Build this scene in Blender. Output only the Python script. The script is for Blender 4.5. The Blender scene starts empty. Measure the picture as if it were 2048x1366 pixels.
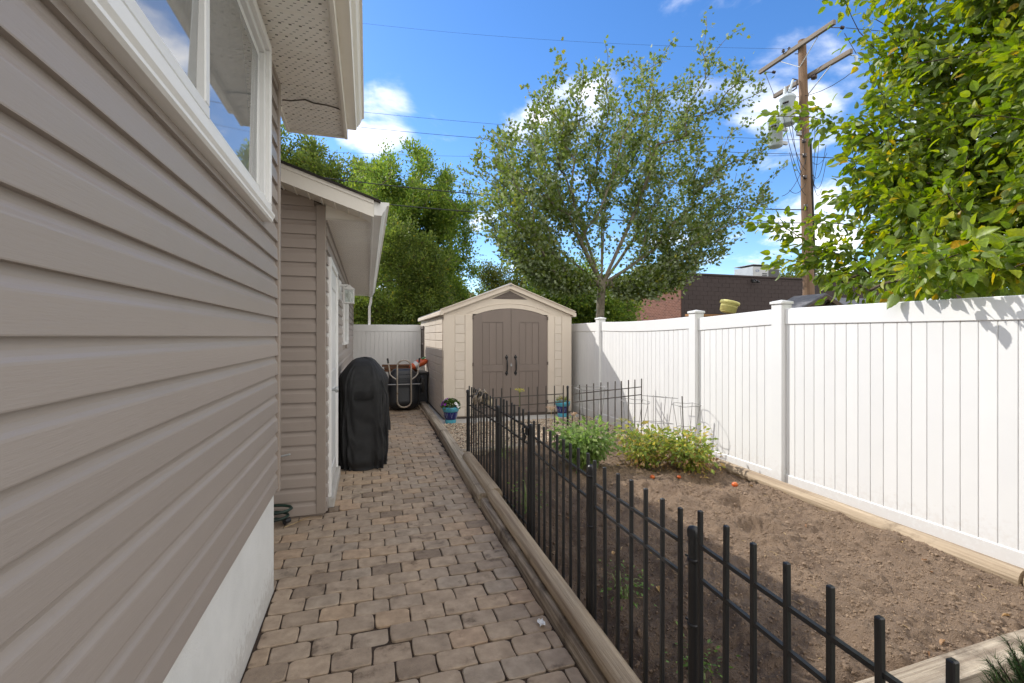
import bpy, bmesh, math, random
import numpy as np
from mathutils import Vector, Matrix, Euler
random.seed(7); RNG = np.random.default_rng(7)
sc = bpy.context.scene; COL = sc.collection
R = math.radians; PI = math.pi

# ------------------------------------------------------------------ camera
EYE = 1.5
cam = bpy.data.cameras.new('camera'); cam_o = bpy.data.objects.new('camera', cam); COL.objects.link(cam_o)
cam.sensor_width = 36.0; cam.lens = 943/2048*36.0; cam.clip_start = 0.02; cam.clip_end = 2000
cam.shift_y = -10/2048
cam_o.location = (0, 0, EYE); cam_o.rotation_euler = (R(90), 0, -math.atan(289/943))
sc.camera = cam_o

# ------------------------------------------------------------------ sky, sun, exposure
SUN_TO = Vector((-1, 1.05, 1.20)).normalized()
SUN_STRENGTH, SKY_STRENGTH, EXPOSURE = 2.05, 0.15, 1.22
elev = math.asin(SUN_TO.z); azim = math.atan2(SUN_TO.x, SUN_TO.y)
w = bpy.data.worlds.new('World'); sc.world = w; w.use_nodes = True
nt = w.node_tree; nt.nodes.clear()
def N(tree, typ, **kw):
    n = tree.nodes.new(typ)
    for k, v in kw.items():
        if k.startswith('i_'):
            n.inputs[int(k[2:]) if k[2:].isdigit() else k[2:].replace('_', ' ')].default_value = v
        else: setattr(n, k, v)
    return n
def build_world():
    L = nt.links.new
    out = N(nt, 'ShaderNodeOutputWorld'); bg = N(nt, 'ShaderNodeBackground'); bg.inputs[1].default_value = SKY_STRENGTH
    sky = N(nt, 'ShaderNodeTexSky', sky_type='NISHITA', sun_disc=False, sun_elevation=elev, sun_rotation=azim % (2*PI),
            altitude=300.0, air_density=1.0, dust_density=0.3, ozone_density=2.5)
    hsv = N(nt, 'ShaderNodeHueSaturation'); hsv.inputs['Hue'].default_value = 0.506; hsv.inputs['Saturation'].default_value = 1.26; hsv.inputs['Value'].default_value = 0.70
    L(sky.outputs[0], hsv.inputs['Color'])
    tc = N(nt, 'ShaderNodeTexCoord')
    sep = N(nt, 'ShaderNodeSeparateXYZ'); L(tc.outputs['Generated'], sep.inputs[0])
    add = N(nt, 'ShaderNodeMath', operation='ADD'); L(sep.outputs[2], add.inputs[0]); add.inputs[1].default_value = 0.22
    mx = N(nt, 'ShaderNodeMath', operation='MAXIMUM'); L(add.outputs[0], mx.inputs[0]); mx.inputs[1].default_value = 0.05
    dv = N(nt, 'ShaderNodeVectorMath', operation='DIVIDE'); cmb = N(nt, 'ShaderNodeCombineXYZ')
    for i in range(3): L(mx.outputs[0], cmb.inputs[i])
    L(tc.outputs['Generated'], dv.inputs[0]); L(cmb.outputs[0], dv.inputs[1])
    noi = N(nt, 'ShaderNodeTexNoise', noise_dimensions='3D'); noi.inputs['Scale'].default_value = 2.3
    noi.inputs['Detail'].default_value = 9; noi.inputs['Roughness'].default_value = 0.56; noi.inputs['Distortion'].default_value = 0.25
    off = N(nt, 'ShaderNodeVectorMath', operation='ADD'); off.inputs[1].default_value = (3.7, 1.3, 0.4)
    L(dv.outputs[0], off.inputs[0]); L(off.outputs[0], noi.inputs['Vector'])
    # the day's clouds: banks standing in these directions, the rest of the view in loose scattered cloud
    acc = noi.outputs['Fac']
    def bank(d, width, gain):
        nonlocal acc
        d = Vector(d).normalized()
        dot = N(nt, 'ShaderNodeVectorMath', operation='DOT_PRODUCT'); L(tc.outputs['Generated'], dot.inputs[0]); dot.inputs[1].default_value = d
        mr = N(nt, 'ShaderNodeMapRange', interpolation_type='SMOOTHSTEP'); L(dot.outputs['Value'], mr.inputs[0])
        mr.inputs[1].default_value = math.cos(width); mr.inputs[2].default_value = 1.0
        mr.inputs[3].default_value = 0.0; mr.inputs[4].default_value = gain
        a = N(nt, 'ShaderNodeMath', operation='ADD'); L(acc, a.inputs[0]); L(mr.outputs[0], a.inputs[1]); acc = a.outputs[0]
    for b in ((368, 875, 430, .12, .07), (743, 779, 600, .22, .08), (805, 730, 430, .14, .085), (820, 730, 180, .13, .13), (-15, 975, 560, .09, .0),
              (10, 965, 430, .10, .12), (195, 925, 590, .055, .16), (280, 900, 250, .12, .07), (620, 800, 330, .12, -.12),
              (230, 915, 640, .3, -.10), (350, 880, 420, .3, -.03), (-30, 980, 420, .05, .05), (0, 970, 520, .20, -.06)):
        bank(b[:3], b[3], b[4])
    # broad cloud field over the unseen dome, thickened to add fill light
    for b in ((1, -.45, .55, 1.15, .26), (-.7, -1, .6, 1.2, .26), (.1, -1, .5, 1.2, .24), (-1, -.1, .5, .8, .18)):
        bank(b[:3], b[3], b[4])
    ramp = N(nt, 'ShaderNodeMapRange', interpolation_type='SMOOTHSTEP'); L(acc, ramp.inputs[0])
    ramp.inputs[1].default_value = 0.535; ramp.inputs[2].default_value = 0.76
    ccol = N(nt, 'ShaderNodeRGB'); ccol.outputs[0].default_value = (5.4, 5.3, 5.2, 1)
    mix = N(nt, 'ShaderNodeMix', data_type='RGBA'); L(ramp.outputs[0], mix.inputs[0]); L(hsv.outputs[0], mix.inputs[6]); L(ccol.outputs[0], mix.inputs[7])
    L(mix.outputs[2], bg.inputs[0]); L(bg.outputs[0], out.inputs[0])
build_world()
sun = bpy.data.lights.new('sun', 'SUN'); sun.energy = SUN_STRENGTH; sun.angle = R(0.53); sun.color = (1.0, .955, .88)
sun_o = bpy.data.objects.new('sun', sun); COL.objects.link(sun_o); sun_o.location = SUN_TO*60
sun_o.rotation_euler = (-SUN_TO).to_track_quat('-Z', 'Y').to_euler()
vs = sc.view_settings; vs.view_transform = 'Standard'; vs.look = 'None'; vs.exposure = EXPOSURE; vs.gamma = 1.0; vs.use_curve_mapping = False
sc.render.engine = 'CYCLES'; sc.cycles.max_bounces = 8; sc.cycles.diffuse_bounces = 4; sc.cycles.transparent_max_bounces = 8
sc.cycles.use_denoising = True

# ------------------------------------------------------------------ helpers
WO = {}                                          # world origins of things and parts
def meta(o, label=None, cat=None, group=None, kind=None):
    if label: o['label'] = label
    if cat: o['category'] = cat
    if group: o['group'] = group
    if kind: o['kind'] = kind
    return o
def thing(name, loc, label, cat, group=None):
    o = bpy.data.objects.new(name, None); COL.objects.link(o); o.location = loc; o.empty_display_size = .1
    WO[o.name] = Vector(loc); return meta(o, label, cat, group)
def link_mesh(name, me, mat, parent=None, origin=(0, 0, 0)):
    o = bpy.data.objects.new(name, me); COL.objects.link(o)
    if mat: me.materials.append(mat)
    org = Vector(origin); WO[o.name] = org
    if parent: o.parent = parent; o.location = org - WO[parent.name]
    else: o.location = org
    return o
def inst(o, origin, parent=None, rot=None):
    c = o.copy(); COL.objects.link(c); c.parent = parent; org = Vector(origin); WO[c.name] = org
    c.location = org - (WO[parent.name] if parent else Vector((0, 0, 0)))
    if rot is not None: c.rotation_euler = rot
    return c
class MB:
    def __init__(s): s.v = []; s.f = []; s.sm = []
    def add(s, vs, fs, smooth=False):
        b = len(s.v); s.v += [tuple(p) for p in vs]
        for f in fs: s.f.append([b+i for i in f]); s.sm.append(smooth)
        return s
    def convex(s, vs, fs):
        c = sum((Vector(p) for p in vs), Vector())/len(vs); out = []
        for f in fs:
            a, b2, d = (Vector(vs[f[0]]), Vector(vs[f[1]]), Vector(vs[f[2]]))
            n = (b2-a).cross(d-a); m = sum((Vector(vs[i]) for i in f), Vector())/len(f)
            out.append(f if n.dot(m-c) >= 0 else f[::-1])
        return s.add(vs, out)
    def box(s, lo, hi, b=0.0, M=None):
        lo = Vector(lo); hi = Vector(hi); c = (lo+hi)/2; h = (hi-lo)/2
        h = Vector((abs(h.x), abs(h.y), abs(h.z)))
        if b <= 0:
            vs = [Vector((x, y, z)) for x in (-h.x, h.x) for y in (-h.y, h.y) for z in (-h.z, h.z)]
            fs = [[0, 1, 3, 2], [4, 5, 7, 6], [0, 1, 5, 4], [2, 3, 7, 6], [0, 2, 6, 4], [1, 3, 7, 5]]
        else:
            b = min(b, min(h)*.9); vs = []; idx = {}
            for a in range(3):
                for sg in np.ndindex(2, 2, 2):
                    q = Vector([(1 if sg[i] else -1)*(h[i] if i == a else h[i]-b) for i in range(3)])
                    idx[(a,)+sg] = len(vs); vs.append(q)
            fs = []
            for a in range(3):
                o = [i for i in range(3) if i != a]
                for sa in (0, 1):
                    f = []
                    for (p, q) in ((0, 0), (0, 1), (1, 1), (1, 0)):
                        k = [0, 0, 0]; k[a] = sa; k[o[0]] = p; k[o[1]] = q; f.append(idx[(a, *k)])
                    fs.append(f)
            for t in range(3):
                a, b2 = [i for i in range(3) if i != t]
                for sa in (0, 1):
                    for sb in (0, 1):
                        def K(ax, st):
                            k = [0, 0, 0]; k[a] = sa; k[b2] = sb; k[t] = st; return idx[(ax, *k)]
                        fs.append([K(a, 0), K(a, 1), K(b2, 1), K(b2, 0)])
            for sg in np.ndindex(2, 2, 2): fs.append([idx[(0,)+sg], idx[(1,)+sg], idx[(2,)+sg]])
        vs = [(M @ p if M is not None else p) + c for p in vs]
        return s.convex(vs, fs)
    def prism(s, poly, axis, a, b):
        """closed 2D polygon extruded along an axis: poly holds the two other coordinates in axis order"""
        def P(q, t):
            l = list(q); l.insert(axis, t); return tuple(l)
        n = len(poly); area = sum(poly[i][0]*poly[(i+1) % n][1]-poly[(i+1) % n][0]*poly[i][1] for i in range(n))
        vs = [P(q, a) for q in poly]+[P(q, b) for q in poly]
        fl = (area > 0) ^ (axis == 1) ^ (a > b)
        fs = [list(range(n))[::-1], list(range(n, 2*n))]+[[i, (i+1) % n, n+(i+1) % n, n+i] for i in range(n)]
        if not fl: fs = [f[::-1] for f in fs]
        return s.add(vs, fs)
    def tube(s, pts, r, n=8, cap=True, smooth=True):
        pts = [Vector(p) for p in pts]; k = len(pts)
        rr = r if isinstance(r, (list, tuple)) else [r]*k
        T = [(pts[min(i+1, k-1)]-pts[max(i-1, 0)]).normalized() for i in range(k)]
        u = T[0].orthogonal().normalized(); vs = []
        for i in range(k):
            u = (u-T[i]*u.dot(T[i])).normalized(); w2 = T[i].cross(u)
            for j in range(n):
                a = 2*PI*j/n; vs.append(pts[i]+(u*math.cos(a)+w2*math.sin(a))*rr[i])
        fs = [[i*n+j, i*n+(j+1) % n, (i+1)*n+(j+1) % n, (i+1)*n+j] for i in range(k-1) for j in range(n)]
        s.add(vs, fs, smooth)
        if cap: s.add(vs[:n], [list(range(n))[::-1]]); s.add(vs[-n:], [list(range(n))])
        return s
    def lathe(s, prof, c, n=24, smooth=True, M=None):
        c = Vector(c); vs = []
        for (r, z) in prof:
            for j in range(n):
                p = Vector((r*math.cos(2*PI*j/n), r*math.sin(2*PI*j/n), z)); vs.append((M @ p if M is not None else p)+c)
        k = len(prof)
        fs = [[i*n+j, i*n+(j+1) % n, (i+1)*n+(j+1) % n, (i+1)*n+j] for i in range(k-1) for j in range(n)]
        return s.add(vs, fs, smooth)
    def mesh(s, name, origin=(0, 0, 0)):
        me = bpy.data.meshes.new(name); o = Vector(origin)
        me.from_pydata([(p[0]-o.x, p[1]-o.y, p[2]-o.z) for p in s.v], [], s.f)
        me.polygons.foreach_set('use_smooth', s.sm); me.update(); return me
    def build(s, name, mat, parent=None, origin=None):
        if origin is None:
            a = np.array(s.v); lo = a.min(0); hi = a.max(0)
            origin = ((lo[0]+hi[0])/2, (lo[1]+hi[1])/2, lo[2])
        return link_mesh(name, s.mesh(name, origin), mat, parent, origin)
def np_mesh(name, V, F, smooth=False):
    """V (n,3), F (m,k) all faces with k corners"""
    me = bpy.data.meshes.new(name); m, k = F.shape
    me.vertices.add(len(V)); me.vertices.foreach_set('co', np.ascontiguousarray(V, dtype=np.float32).ravel())
    me.loops.add(m*k); me.loops.foreach_set('vertex_index', np.ascontiguousarray(F, dtype=np.int32).ravel())
    me.polygons.add(m); me.polygons.foreach_set('loop_start', np.arange(0, m*k, k, dtype=np.int32))
    me.polygons.foreach_set('use_smooth', np.full(m, smooth))
    me.update(calc_edges=True); me.validate(); return me
def vnoise(x, y, seed=0):
    xi = np.floor(x).astype(np.int64); yi = np.floor(y).astype(np.int64); xf = x-xi; yf = y-yi
    def h(a, b):
        n = (a*374761393 + b*668265263 + seed*974711) & 0x7fffffff
        n = ((n ^ (n >> 13))*1274126177) & 0x7fffffff
        return ((n ^ (n >> 16)) & 0xffff)/65535.0
    u = xf*xf*(3-2*xf); v = yf*yf*(3-2*yf)
    return (h(xi, yi)*(1-u)+h(xi+1, yi)*u)*(1-v)+(h(xi, yi+1)*(1-u)+h(xi+1, yi+1)*u)*v
def fbm(x, y, seed=0, octs=4):
    t = 0; a = .5
    for i in range(octs): t = t+a*(vnoise(x*2**i, y*2**i, seed+i*13)-.5); a *= .5
    return t

# ------------------------------------------------------------------ materials
def S(r, g, b):
    f = lambda c: (c/255/12.92) if c/255 <= .04045 else ((c/255+.055)/1.055)**2.4
    return (f(r), f(g), f(b))
def mul(c, k): return tuple(min(1, x*k) for x in c)
def pm(name, c1, c2=None, scale=6, rough=.6, bump=0, bscale=40, stretch=(1, 1, 1), metal=0, spec=.5, c3=None, c3scale=3, c3lo=.55, c3hi=.75,
       rnd=0.0, detail=6, bdist=.01, lo=.3, hi=.7, coat=0):
    m = bpy.data.materials.new(name); m.use_nodes = True; t = m.node_tree; L = t.links.new
    b = t.nodes['Principled BSDF']; b.inputs['Roughness'].default_value = rough; b.inputs['Metallic'].default_value = metal
    b.inputs['Specular IOR Level'].default_value = spec; b.inputs['Coat Weight'].default_value = coat
    tc = N(t, 'ShaderNodeTexCoord'); oi = N(t, 'ShaderNodeObjectInfo')
    sc2 = N(t, 'ShaderNodeVectorMath', operation='SCALE'); sc2.inputs[0].default_value = (31.7, 17.3, 23.1); L(oi.outputs['Random'], sc2.inputs['Scale'])
    ad = N(t, 'ShaderNodeVectorMath', operation='ADD'); L(tc.outputs['Object'], ad.inputs[0]); L(sc2.outputs[0], ad.inputs[1])
    mp = N(t, 'ShaderNodeVectorMath', operation='MULTIPLY'); L(ad.outputs[0], mp.inputs[0]); mp.inputs[1].default_value = stretch
    c2 = c2 or c1
    n1 = N(t, 'ShaderNodeTexNoise'); n1.inputs['Scale'].default_value = scale; n1.inputs['Detail'].default_value = detail; n1.inputs['Roughness'].default_value = .6
    L(mp.outputs[0], n1.inputs['Vector'])
    mr = N(t, 'ShaderNodeMapRange'); L(n1.outputs['Fac'], mr.inputs[0]); mr.inputs[1].default_value = lo; mr.inputs[2].default_value = hi
    mx = N(t, 'ShaderNodeMix', data_type='RGBA'); L(mr.outputs[0], mx.inputs[0]); mx.inputs[6].default_value = (*c1, 1); mx.inputs[7].default_value = (*c2, 1)
    col = mx.outputs[2]
    if c3:
        n3 = N(t, 'ShaderNodeTexNoise'); n3.inputs['Scale'].default_value = c3scale; n3.inputs['Detail'].default_value = 8; n3.inputs['Roughness'].default_value = .65
        L(ad.outputs[0], n3.inputs['Vector'])
        r3 = N(t, 'ShaderNodeMapRange', interpolation_type='SMOOTHSTEP'); L(n3.outputs['Fac'], r3.inputs[0]); r3.inputs[1].default_value = c3lo; r3.inputs[2].default_value = c3hi
        m3 = N(t, 'ShaderNodeMix', data_type='RGBA'); L(r3.outputs[0], m3.inputs[0]); L(col, m3.inputs[6]); m3.inputs[7].default_value = (*c3, 1); col = m3.outputs[2]
    if rnd:
        hs = N(t, 'ShaderNodeHueSaturation'); r4 = N(t, 'ShaderNodeMapRange'); L(oi.outputs['Random'], r4.inputs[0])
        r4.inputs[3].default_value = 1-rnd; r4.inputs[4].default_value = 1+rnd; L(r4.outputs[0], hs.inputs['Value']); L(col, hs.inputs['Color']); col = hs.outputs[0]
    L(col, b.inputs['Base Color'])
    if bump:
        nb = N(t, 'ShaderNodeTexNoise'); nb.inputs['Scale'].default_value = bscale; nb.inputs['Detail'].default_value = 6; nb.inputs['Roughness'].default_value = .65
        L(mp.outputs[0], nb.inputs['Vector'])
        bp = N(t, 'ShaderNodeBump'); bp.inputs['Strength'].default_value = bump; bp.inputs['Distance'].default_value = bdist
        L(nb.outputs['Fac'], bp.inputs['Height']); L(bp.outputs[0], b.inputs['Normal'])
    return m
def leaf_mat(name, cols, under=None, trans=.45, rough=.5, spec=.4):
    """cols: list of (position, colour) picked per leaf; light passes through the blade"""
    m = bpy.data.materials.new(name); m.use_nodes = True; t = m.node_tree; L = t.links.new
    b = t.nodes['Principled BSDF']; out = t.nodes['Material Output']; b.inputs['Roughness'].default_value = rough; b.inputs['Specular IOR Level'].default_value = spec
    g = N(t, 'ShaderNodeNewGeometry'); oi = N(t, 'ShaderNodeObjectInfo')
    a = N(t, 'ShaderNodeMath', operation='ADD'); L(g.outputs['Random Per Island'], a.inputs[0]); L(oi.outputs['Random'], a.inputs[1])
    fr = N(t, 'ShaderNodeMath', operation='FRACT'); L(a.outputs[0], fr.inputs[0])
    cr = N(t, 'ShaderNodeValToRGB'); e = cr.color_ramp.elements
    e[0].position = cols[0][0]; e[0].color = (*cols[0][1], 1); e[1].position = cols[-1][0]; e[1].color = (*cols[-1][1], 1)
    for p, c in cols[1:-1]:
        k = e.new(p); k.color = (*c, 1)
    L(fr.outputs[0], cr.inputs[0]); col = cr.outputs[0]
    nz_ = N(t, 'ShaderNodeTexNoise'); nz_.inputs['Scale'].default_value = 55; nz_.inputs['Detail'].default_value = 3; L(g.outputs['Position'], nz_.inputs['Vector'])
    nr = N(t, 'ShaderNodeMapRange'); L(nz_.outputs['Fac'], nr.inputs[0]); nr.inputs[1].default_value = .3; nr.inputs[2].default_value = .7; nr.inputs[3].default_value = .72; nr.inputs[4].default_value = 1.25
    nh = N(t, 'ShaderNodeHueSaturation'); L(nr.outputs[0], nh.inputs['Value']); L(col, nh.inputs['Color']); col = nh.outputs[0]
    if under:
        mu = N(t, 'ShaderNodeMix', data_type='RGBA'); L(g.outputs['Backfacing'], mu.inputs[0]); L(col, mu.inputs[6]); mu.inputs[7].default_value = (*under, 1)
        L(mu.outputs[2], b.inputs['Base Color'])
    else: L(col, b.inputs['Base Color'])
    tr = N(t, 'ShaderNodeBsdfTranslucent'); hs = N(t, 'ShaderNodeHueSaturation'); hs.inputs['Value'].default_value = 1.5; hs.inputs['Saturation'].default_value = 1.1
    L(col, hs.inputs['Color']); L(hs.outputs[0], tr.inputs['Color'])
    ms = N(t, 'ShaderNodeMixShader'); ms.inputs[0].default_value = trans; L(b.outputs[0], ms.inputs[1]); L(tr.outputs[0], ms.inputs[2]); L(ms.outputs[0], out.inputs[0])
    return m
M = {}
M['siding'] = pm('taupe_vinyl', S(153, 143, 136), S(160, 150, 143), 3, .36, .3, 170, (1, .06, 1), spec=.5, bdist=.003, c3=S(151, 141, 134), c3scale=1.3)
M['siding_x'] = pm('taupe_vinyl_front', S(160, 148, 139), S(166, 154, 145), 3, .42, .22, 90, (.05, 1, 1), spec=.45, bdist=.004, c3=S(150, 138, 129), c3scale=1.3)
M['trim_taupe'] = pm('taupe_trim', S(150, 138, 128), S(156, 144, 134), 5, .45, .08, 60)
M['white_vinyl'] = pm('white_vinyl', (.765, .765, .755), (.735, .735, .73), 2.5, .38, .03, 30, c3=(.71, .71, .69), c3scale=1.7, c3lo=.6, c3hi=.8, rnd=.02)
M['white_paint'] = pm('white_paint', (.84, .835, .82), (.80, .795, .78), 4, .4, .05, 40, c3=(.62, .585, .52), c3scale=5, c3lo=.62, c3hi=.8)
M['cream_alu'] = pm('cream_aluminium', S(243, 238, 228), S(237, 232, 222), 3, .4, .04, 50, c3=S(224, 217, 204), c3scale=4, c3lo=.6, c3hi=.85)
M['stucco'] = pm('grey_stucco', S(228, 228, 225), S(217, 217, 214), 5, .9, .55, 130, bdist=.006, c3=S(198, 196, 192), c3scale=2.2, c3lo=.6, c3hi=.85)
M['paver_bed'] = pm('paver_bed_dirt', S(48, 37, 29), S(78, 61, 47), 18, .95, .8, 90, bdist=.01)
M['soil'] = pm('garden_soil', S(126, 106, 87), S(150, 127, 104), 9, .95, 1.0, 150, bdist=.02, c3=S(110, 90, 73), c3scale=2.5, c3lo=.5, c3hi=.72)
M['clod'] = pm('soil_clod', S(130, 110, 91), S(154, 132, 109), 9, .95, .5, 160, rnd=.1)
M['ground'] = pm('far_ground', S(120, 112, 98), S(96, 100, 72), .4, .95, .4, 8)
M['timber'] = pm('weathered_timber', S(198, 184, 162), S(136, 120, 102), 24, .85, .9, 60, (1.6, .045, 1.6), bdist=.012, c3=S(92, 78, 64), c3scale=2.4, c3lo=.52, c3hi=.72)
M['timber_dark'] = pm('dark_weathered_timber', S(204, 188, 166), S(104, 88, 72), 26, .75, 1.0, 60, (1.6, .045, 1.6), bdist=.014, c3=S(78, 64, 52), c3scale=2.2, c3lo=.5, c3hi=.72)
M['log'] = pm('round_timber', S(196, 177, 150), S(134, 114, 92), 22, .8, 1.0, 50, (1.5, .04, 1.5), bdist=.01, c3=S(108, 92, 72), c3scale=3, c3lo=.56, c3hi=.75, rnd=.06)
M['timber_x'] = pm('weathered_timber_cross', S(178, 166, 148), S(140, 126, 108), 9, .85, .8, 40, (.07, 1.6, 1.6), bdist=.012, c3=S(116, 98, 78), c3scale=2.4, c3lo=.55, c3hi=.75)
M['black_metal'] = pm('black_powder_coat', (.012, .012, .013), (.017, .017, .018), 8, .38, .08, 120, spec=.5)
M['rust_black'] = pm('worn_black_metal', (.045, .04, .036), (.07, .055, .045), 12, .55, .1, 120, spec=.4, c3=(.12, .07, .04), c3scale=14, c3lo=.58, c3hi=.75)
M['wire'] = pm('galvanised_wire', (.32, .32, .32), (.2, .19, .18), 20, .45, 0, metal=.6)
M['cable'] = pm('black_cable', (.012, .012, .014), rough=.6)
M['shed_wall'] = pm('beige_resin', S(217, 204, 188), S(211, 198, 182), 3, .55, .18, 70, (1, 1, .3), bdist=.003, c3=S(203, 189, 172), c3scale=1.6)
M['shed_side'] = pm('beige_resin_block', S(216, 204, 190), S(209, 197, 182), 4, .55, .25, 60, bdist=.004, rnd=.03)
M['shed_door'] = pm('taupe_resin', S(126, 113, 105), S(118, 106, 98), 4, .5, .22, 60, (1, 1, .1), bdist=.003)
M['shed_dark'] = pm('dark_brown_resin', S(96, 84, 76), S(88, 76, 69), 4, .5, .1)
M['shed_roof'] = pm('grey_resin_roof', S(150, 150, 152), S(136, 136, 140), 4, .35, .1, 50)
M['concrete'] = pm('pale_concrete', S(186, 182, 176), S(172, 168, 162), 6, .9, .3, 90, bdist=.004, c3=S(150, 144, 136), c3scale=3)
M['cover'] = pm('black_polyester', (.016, .016, .0165), (.026, .026, .027), 10, .78, .35, 260, bdist=.002, spec=.35)
M['black_plastic'] = pm('black_plastic', (.016, .017, .02), (.024, .025, .029), 5, .42, .1, 60)
M['rubber'] = pm('tyre_rubber', (.012, .012, .012), (.03, .028, .026), 12, .85)
M['rusty_tube'] = pm('worn_silver_tube', (.52, .48, .42), (.40, .34, .27), 14, .45, .05, metal=.55, c3=(.22, .11, .055), c3scale=11, c3lo=.55, c3hi=.68)
M['orange_bag'] = pm('orange_bag', (.62, .10, .025), (.7, .14, .04), 6, .4, .2, 30)
M['white_bag'] = pm('bag_white', (.68, .67, .64), rough=.4)
M['green_bag'] = pm('bag_green', (.05, .25, .07), rough=.4)
M['old_board'] = pm('old_brown_board', S(128, 92, 68), S(92, 64, 46), 9, .85, .4, 30, (.1, 1.5, 1.5))
M['turq'] = pm('turquoise_glaze', (.04, .34, .52), (.14, .52, .66), 14, .15, .06, 40, coat=.5, stretch=(1, 1, .4))
M['navy'] = pm('navy_glaze', (.012, .018, .12), (.02, .03, .19), 16, .15, coat=.5)
M['potline'] = pm('pot_line', (.35, .42, .62), rough=.3)
M['soil_dark'] = pm('pot_soil', (.03, .022, .016), rough=.95)
M['bark'] = pm('grey_bark', S(126, 118, 102), S(94, 86, 72), 8, .9, .6, 30, (1, 1, .5), bdist=.02, c3=S(84, 76, 64), c3scale=5)
M['bark_dark'] = pm('brown_bark', S(92, 78, 64), S(66, 55, 45), 8, .95, .6, 24, (1, 1, .3), bdist=.02)
M['stem'] = pm('green_stem', (.13, .19, .06), (.2, .2, .09), 9, .7)
M['pole'] = pm('utility_pole_wood', S(134, 108, 86), S(104, 82, 64), 9, .9, .7, 20, (2, 2, .08), bdist=.02, c3=S(92, 68, 50), c3scale=2.2)
M['arm'] = pm('grey_crossarm', S(138, 126, 114), S(104, 94, 84), 9, .9, .6, 20, (2, .1, 2), bdist=.012)
M['grey_can'] = pm('transformer_grey', S(188, 198, 204), S(176, 186, 192), 3, .4)
M['porcelain'] = pm('brown_insulator', (.045, .03, .03), rough=.25)
M['brick_mortar'] = pm('brick_mortar', S(170, 138, 122), rough=.95)
M['brick'] = pm('red_brick', S(158, 98, 78), S(142, 84, 66), 2.0, .9, .3, 60, rnd=.12)
M['dark_wall'] = pm('dark_painted_block', S(62, 51, 50), S(56, 46, 45), 1.2, .85, .25, 20, rnd=.05)
M['dark_mortar'] = pm('dark_painted_joint', S(54, 44, 43), rough=.9)
M['alu'] = pm('galvanised_sheet', S(178, 180, 180), S(160, 163, 165), 3, .45, metal=.3)
M['alu_dark'] = pm('grille_dark', (.06, .062, .064), rough=.5)
M['yellow_pot'] = pm('pale_yellow_plastic', S(226, 218, 140), S(218, 208, 130), 4, .5)
M['plain_wood'] = pm('cedar_rail', S(168, 122, 76), S(134, 94, 58), 8, .8, .3, 30, (.1, 1, 1))
M['shingle'] = pm('grey_shingle', S(116, 116, 120), S(88, 88, 92), 14, .95, .4, 60)
M['shingle_black'] = pm('black_shingle', S(60, 55, 52), S(42, 38, 36), 20, .95, .5, 60, c3=S(90, 70, 50), c3scale=6, c3lo=.6, c3hi=.8)
M['shingle_brown'] = pm('brown_shingle', S(140, 108, 96), S(116, 90, 80), 6, .95, .4, 40)
M['white_sheet'] = pm('white_roof_sheet', (.74, .75, .77), rough=.5)
M['interior'] = pm('dark_interior', (.012, .013, .014), rough=.9)
M['brass'] = pm('brass_tap', (.35, .24, .12), (.28, .2, .12), 9, .4, metal=.7)
M['hose'] = pm('green_hose', (.012, .045, .03), (.01, .02, .018), 9, .5)
M['cloth'] = pm('grey_tan_glove', S(178, 162, 138), S(120, 110, 98), 16, .9, .5, 120, c3=S(72, 67, 62), c3scale=18, c3lo=.5, c3hi=.6)
M['cloth_pale'] = pm('pale_glove_cuff', S(196, 182, 156), S(160, 146, 124), 20, .9, .4, 120)
M['paper'] = pm('white_paper', (.8, .8, .79), rough=.8)
M['tomato'] = pm('ripe_tomato', (.55, .07, .015), (.6, .16, .02), 12, .3)
M['straw'] = pm('dry_straw', S(196, 172, 128), S(160, 132, 92), 8, .9, rnd=.15)
M['dead_leaf'] = leaf_mat('dead_leaf', [(0, S(128, 92, 64)), (.5, S(166, 132, 98)), (1, S(172, 150, 84))], trans=.2)
M['lamp_white'] = pm('lamp_white', (.75, .75, .73), rough=.35)
def splash(m, z0, z1, col, amt):
    """soil splashed up the foot of a wall, ragged"""
    t = m.node_tree; L = t.links.new; b = t.nodes['Principled BSDF']; old = b.inputs['Base Color'].links[0].from_socket
    g = N(t, 'ShaderNodeNewGeometry'); sp = N(t, 'ShaderNodeSeparateXYZ'); L(g.outputs['Position'], sp.inputs[0])
    n = N(t, 'ShaderNodeTexNoise'); n.inputs['Scale'].default_value = 26; n.inputs['Detail'].default_value = 8; n.inputs['Roughness'].default_value = .7; L(g.outputs['Position'], n.inputs['Vector'])
    r1 = N(t, 'ShaderNodeMapRange'); L(sp.outputs[2], r1.inputs[0]); r1.inputs[1].default_value = z0; r1.inputs[2].default_value = z1; r1.inputs[3].default_value = .5; r1.inputs[4].default_value = 0
    a = N(t, 'ShaderNodeMath', operation='ADD'); L(r1.outputs[0], a.inputs[0]); L(n.outputs['Fac'], a.inputs[1])
    r2 = N(t, 'ShaderNodeMapRange', interpolation_type='SMOOTHSTEP'); L(a.outputs[0], r2.inputs[0]); r2.inputs[1].default_value = .68; r2.inputs[2].default_value = .95; r2.inputs[4].default_value = amt
    mx = N(t, 'ShaderNodeMix', data_type='RGBA'); L(r2.outputs[0], mx.inputs[0]); L(old, mx.inputs[6]); mx.inputs[7].default_value = (*col, 1); L(mx.outputs[2], b.inputs['Base Color'])
splash(M['white_vinyl'], .05, .45, S(170, 150, 128), .14); splash(M['stucco'], .0, .30, S(140, 126, 112), .32); splash(M['shed_wall'], .05, .4, S(150, 132, 112), .4)
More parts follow.
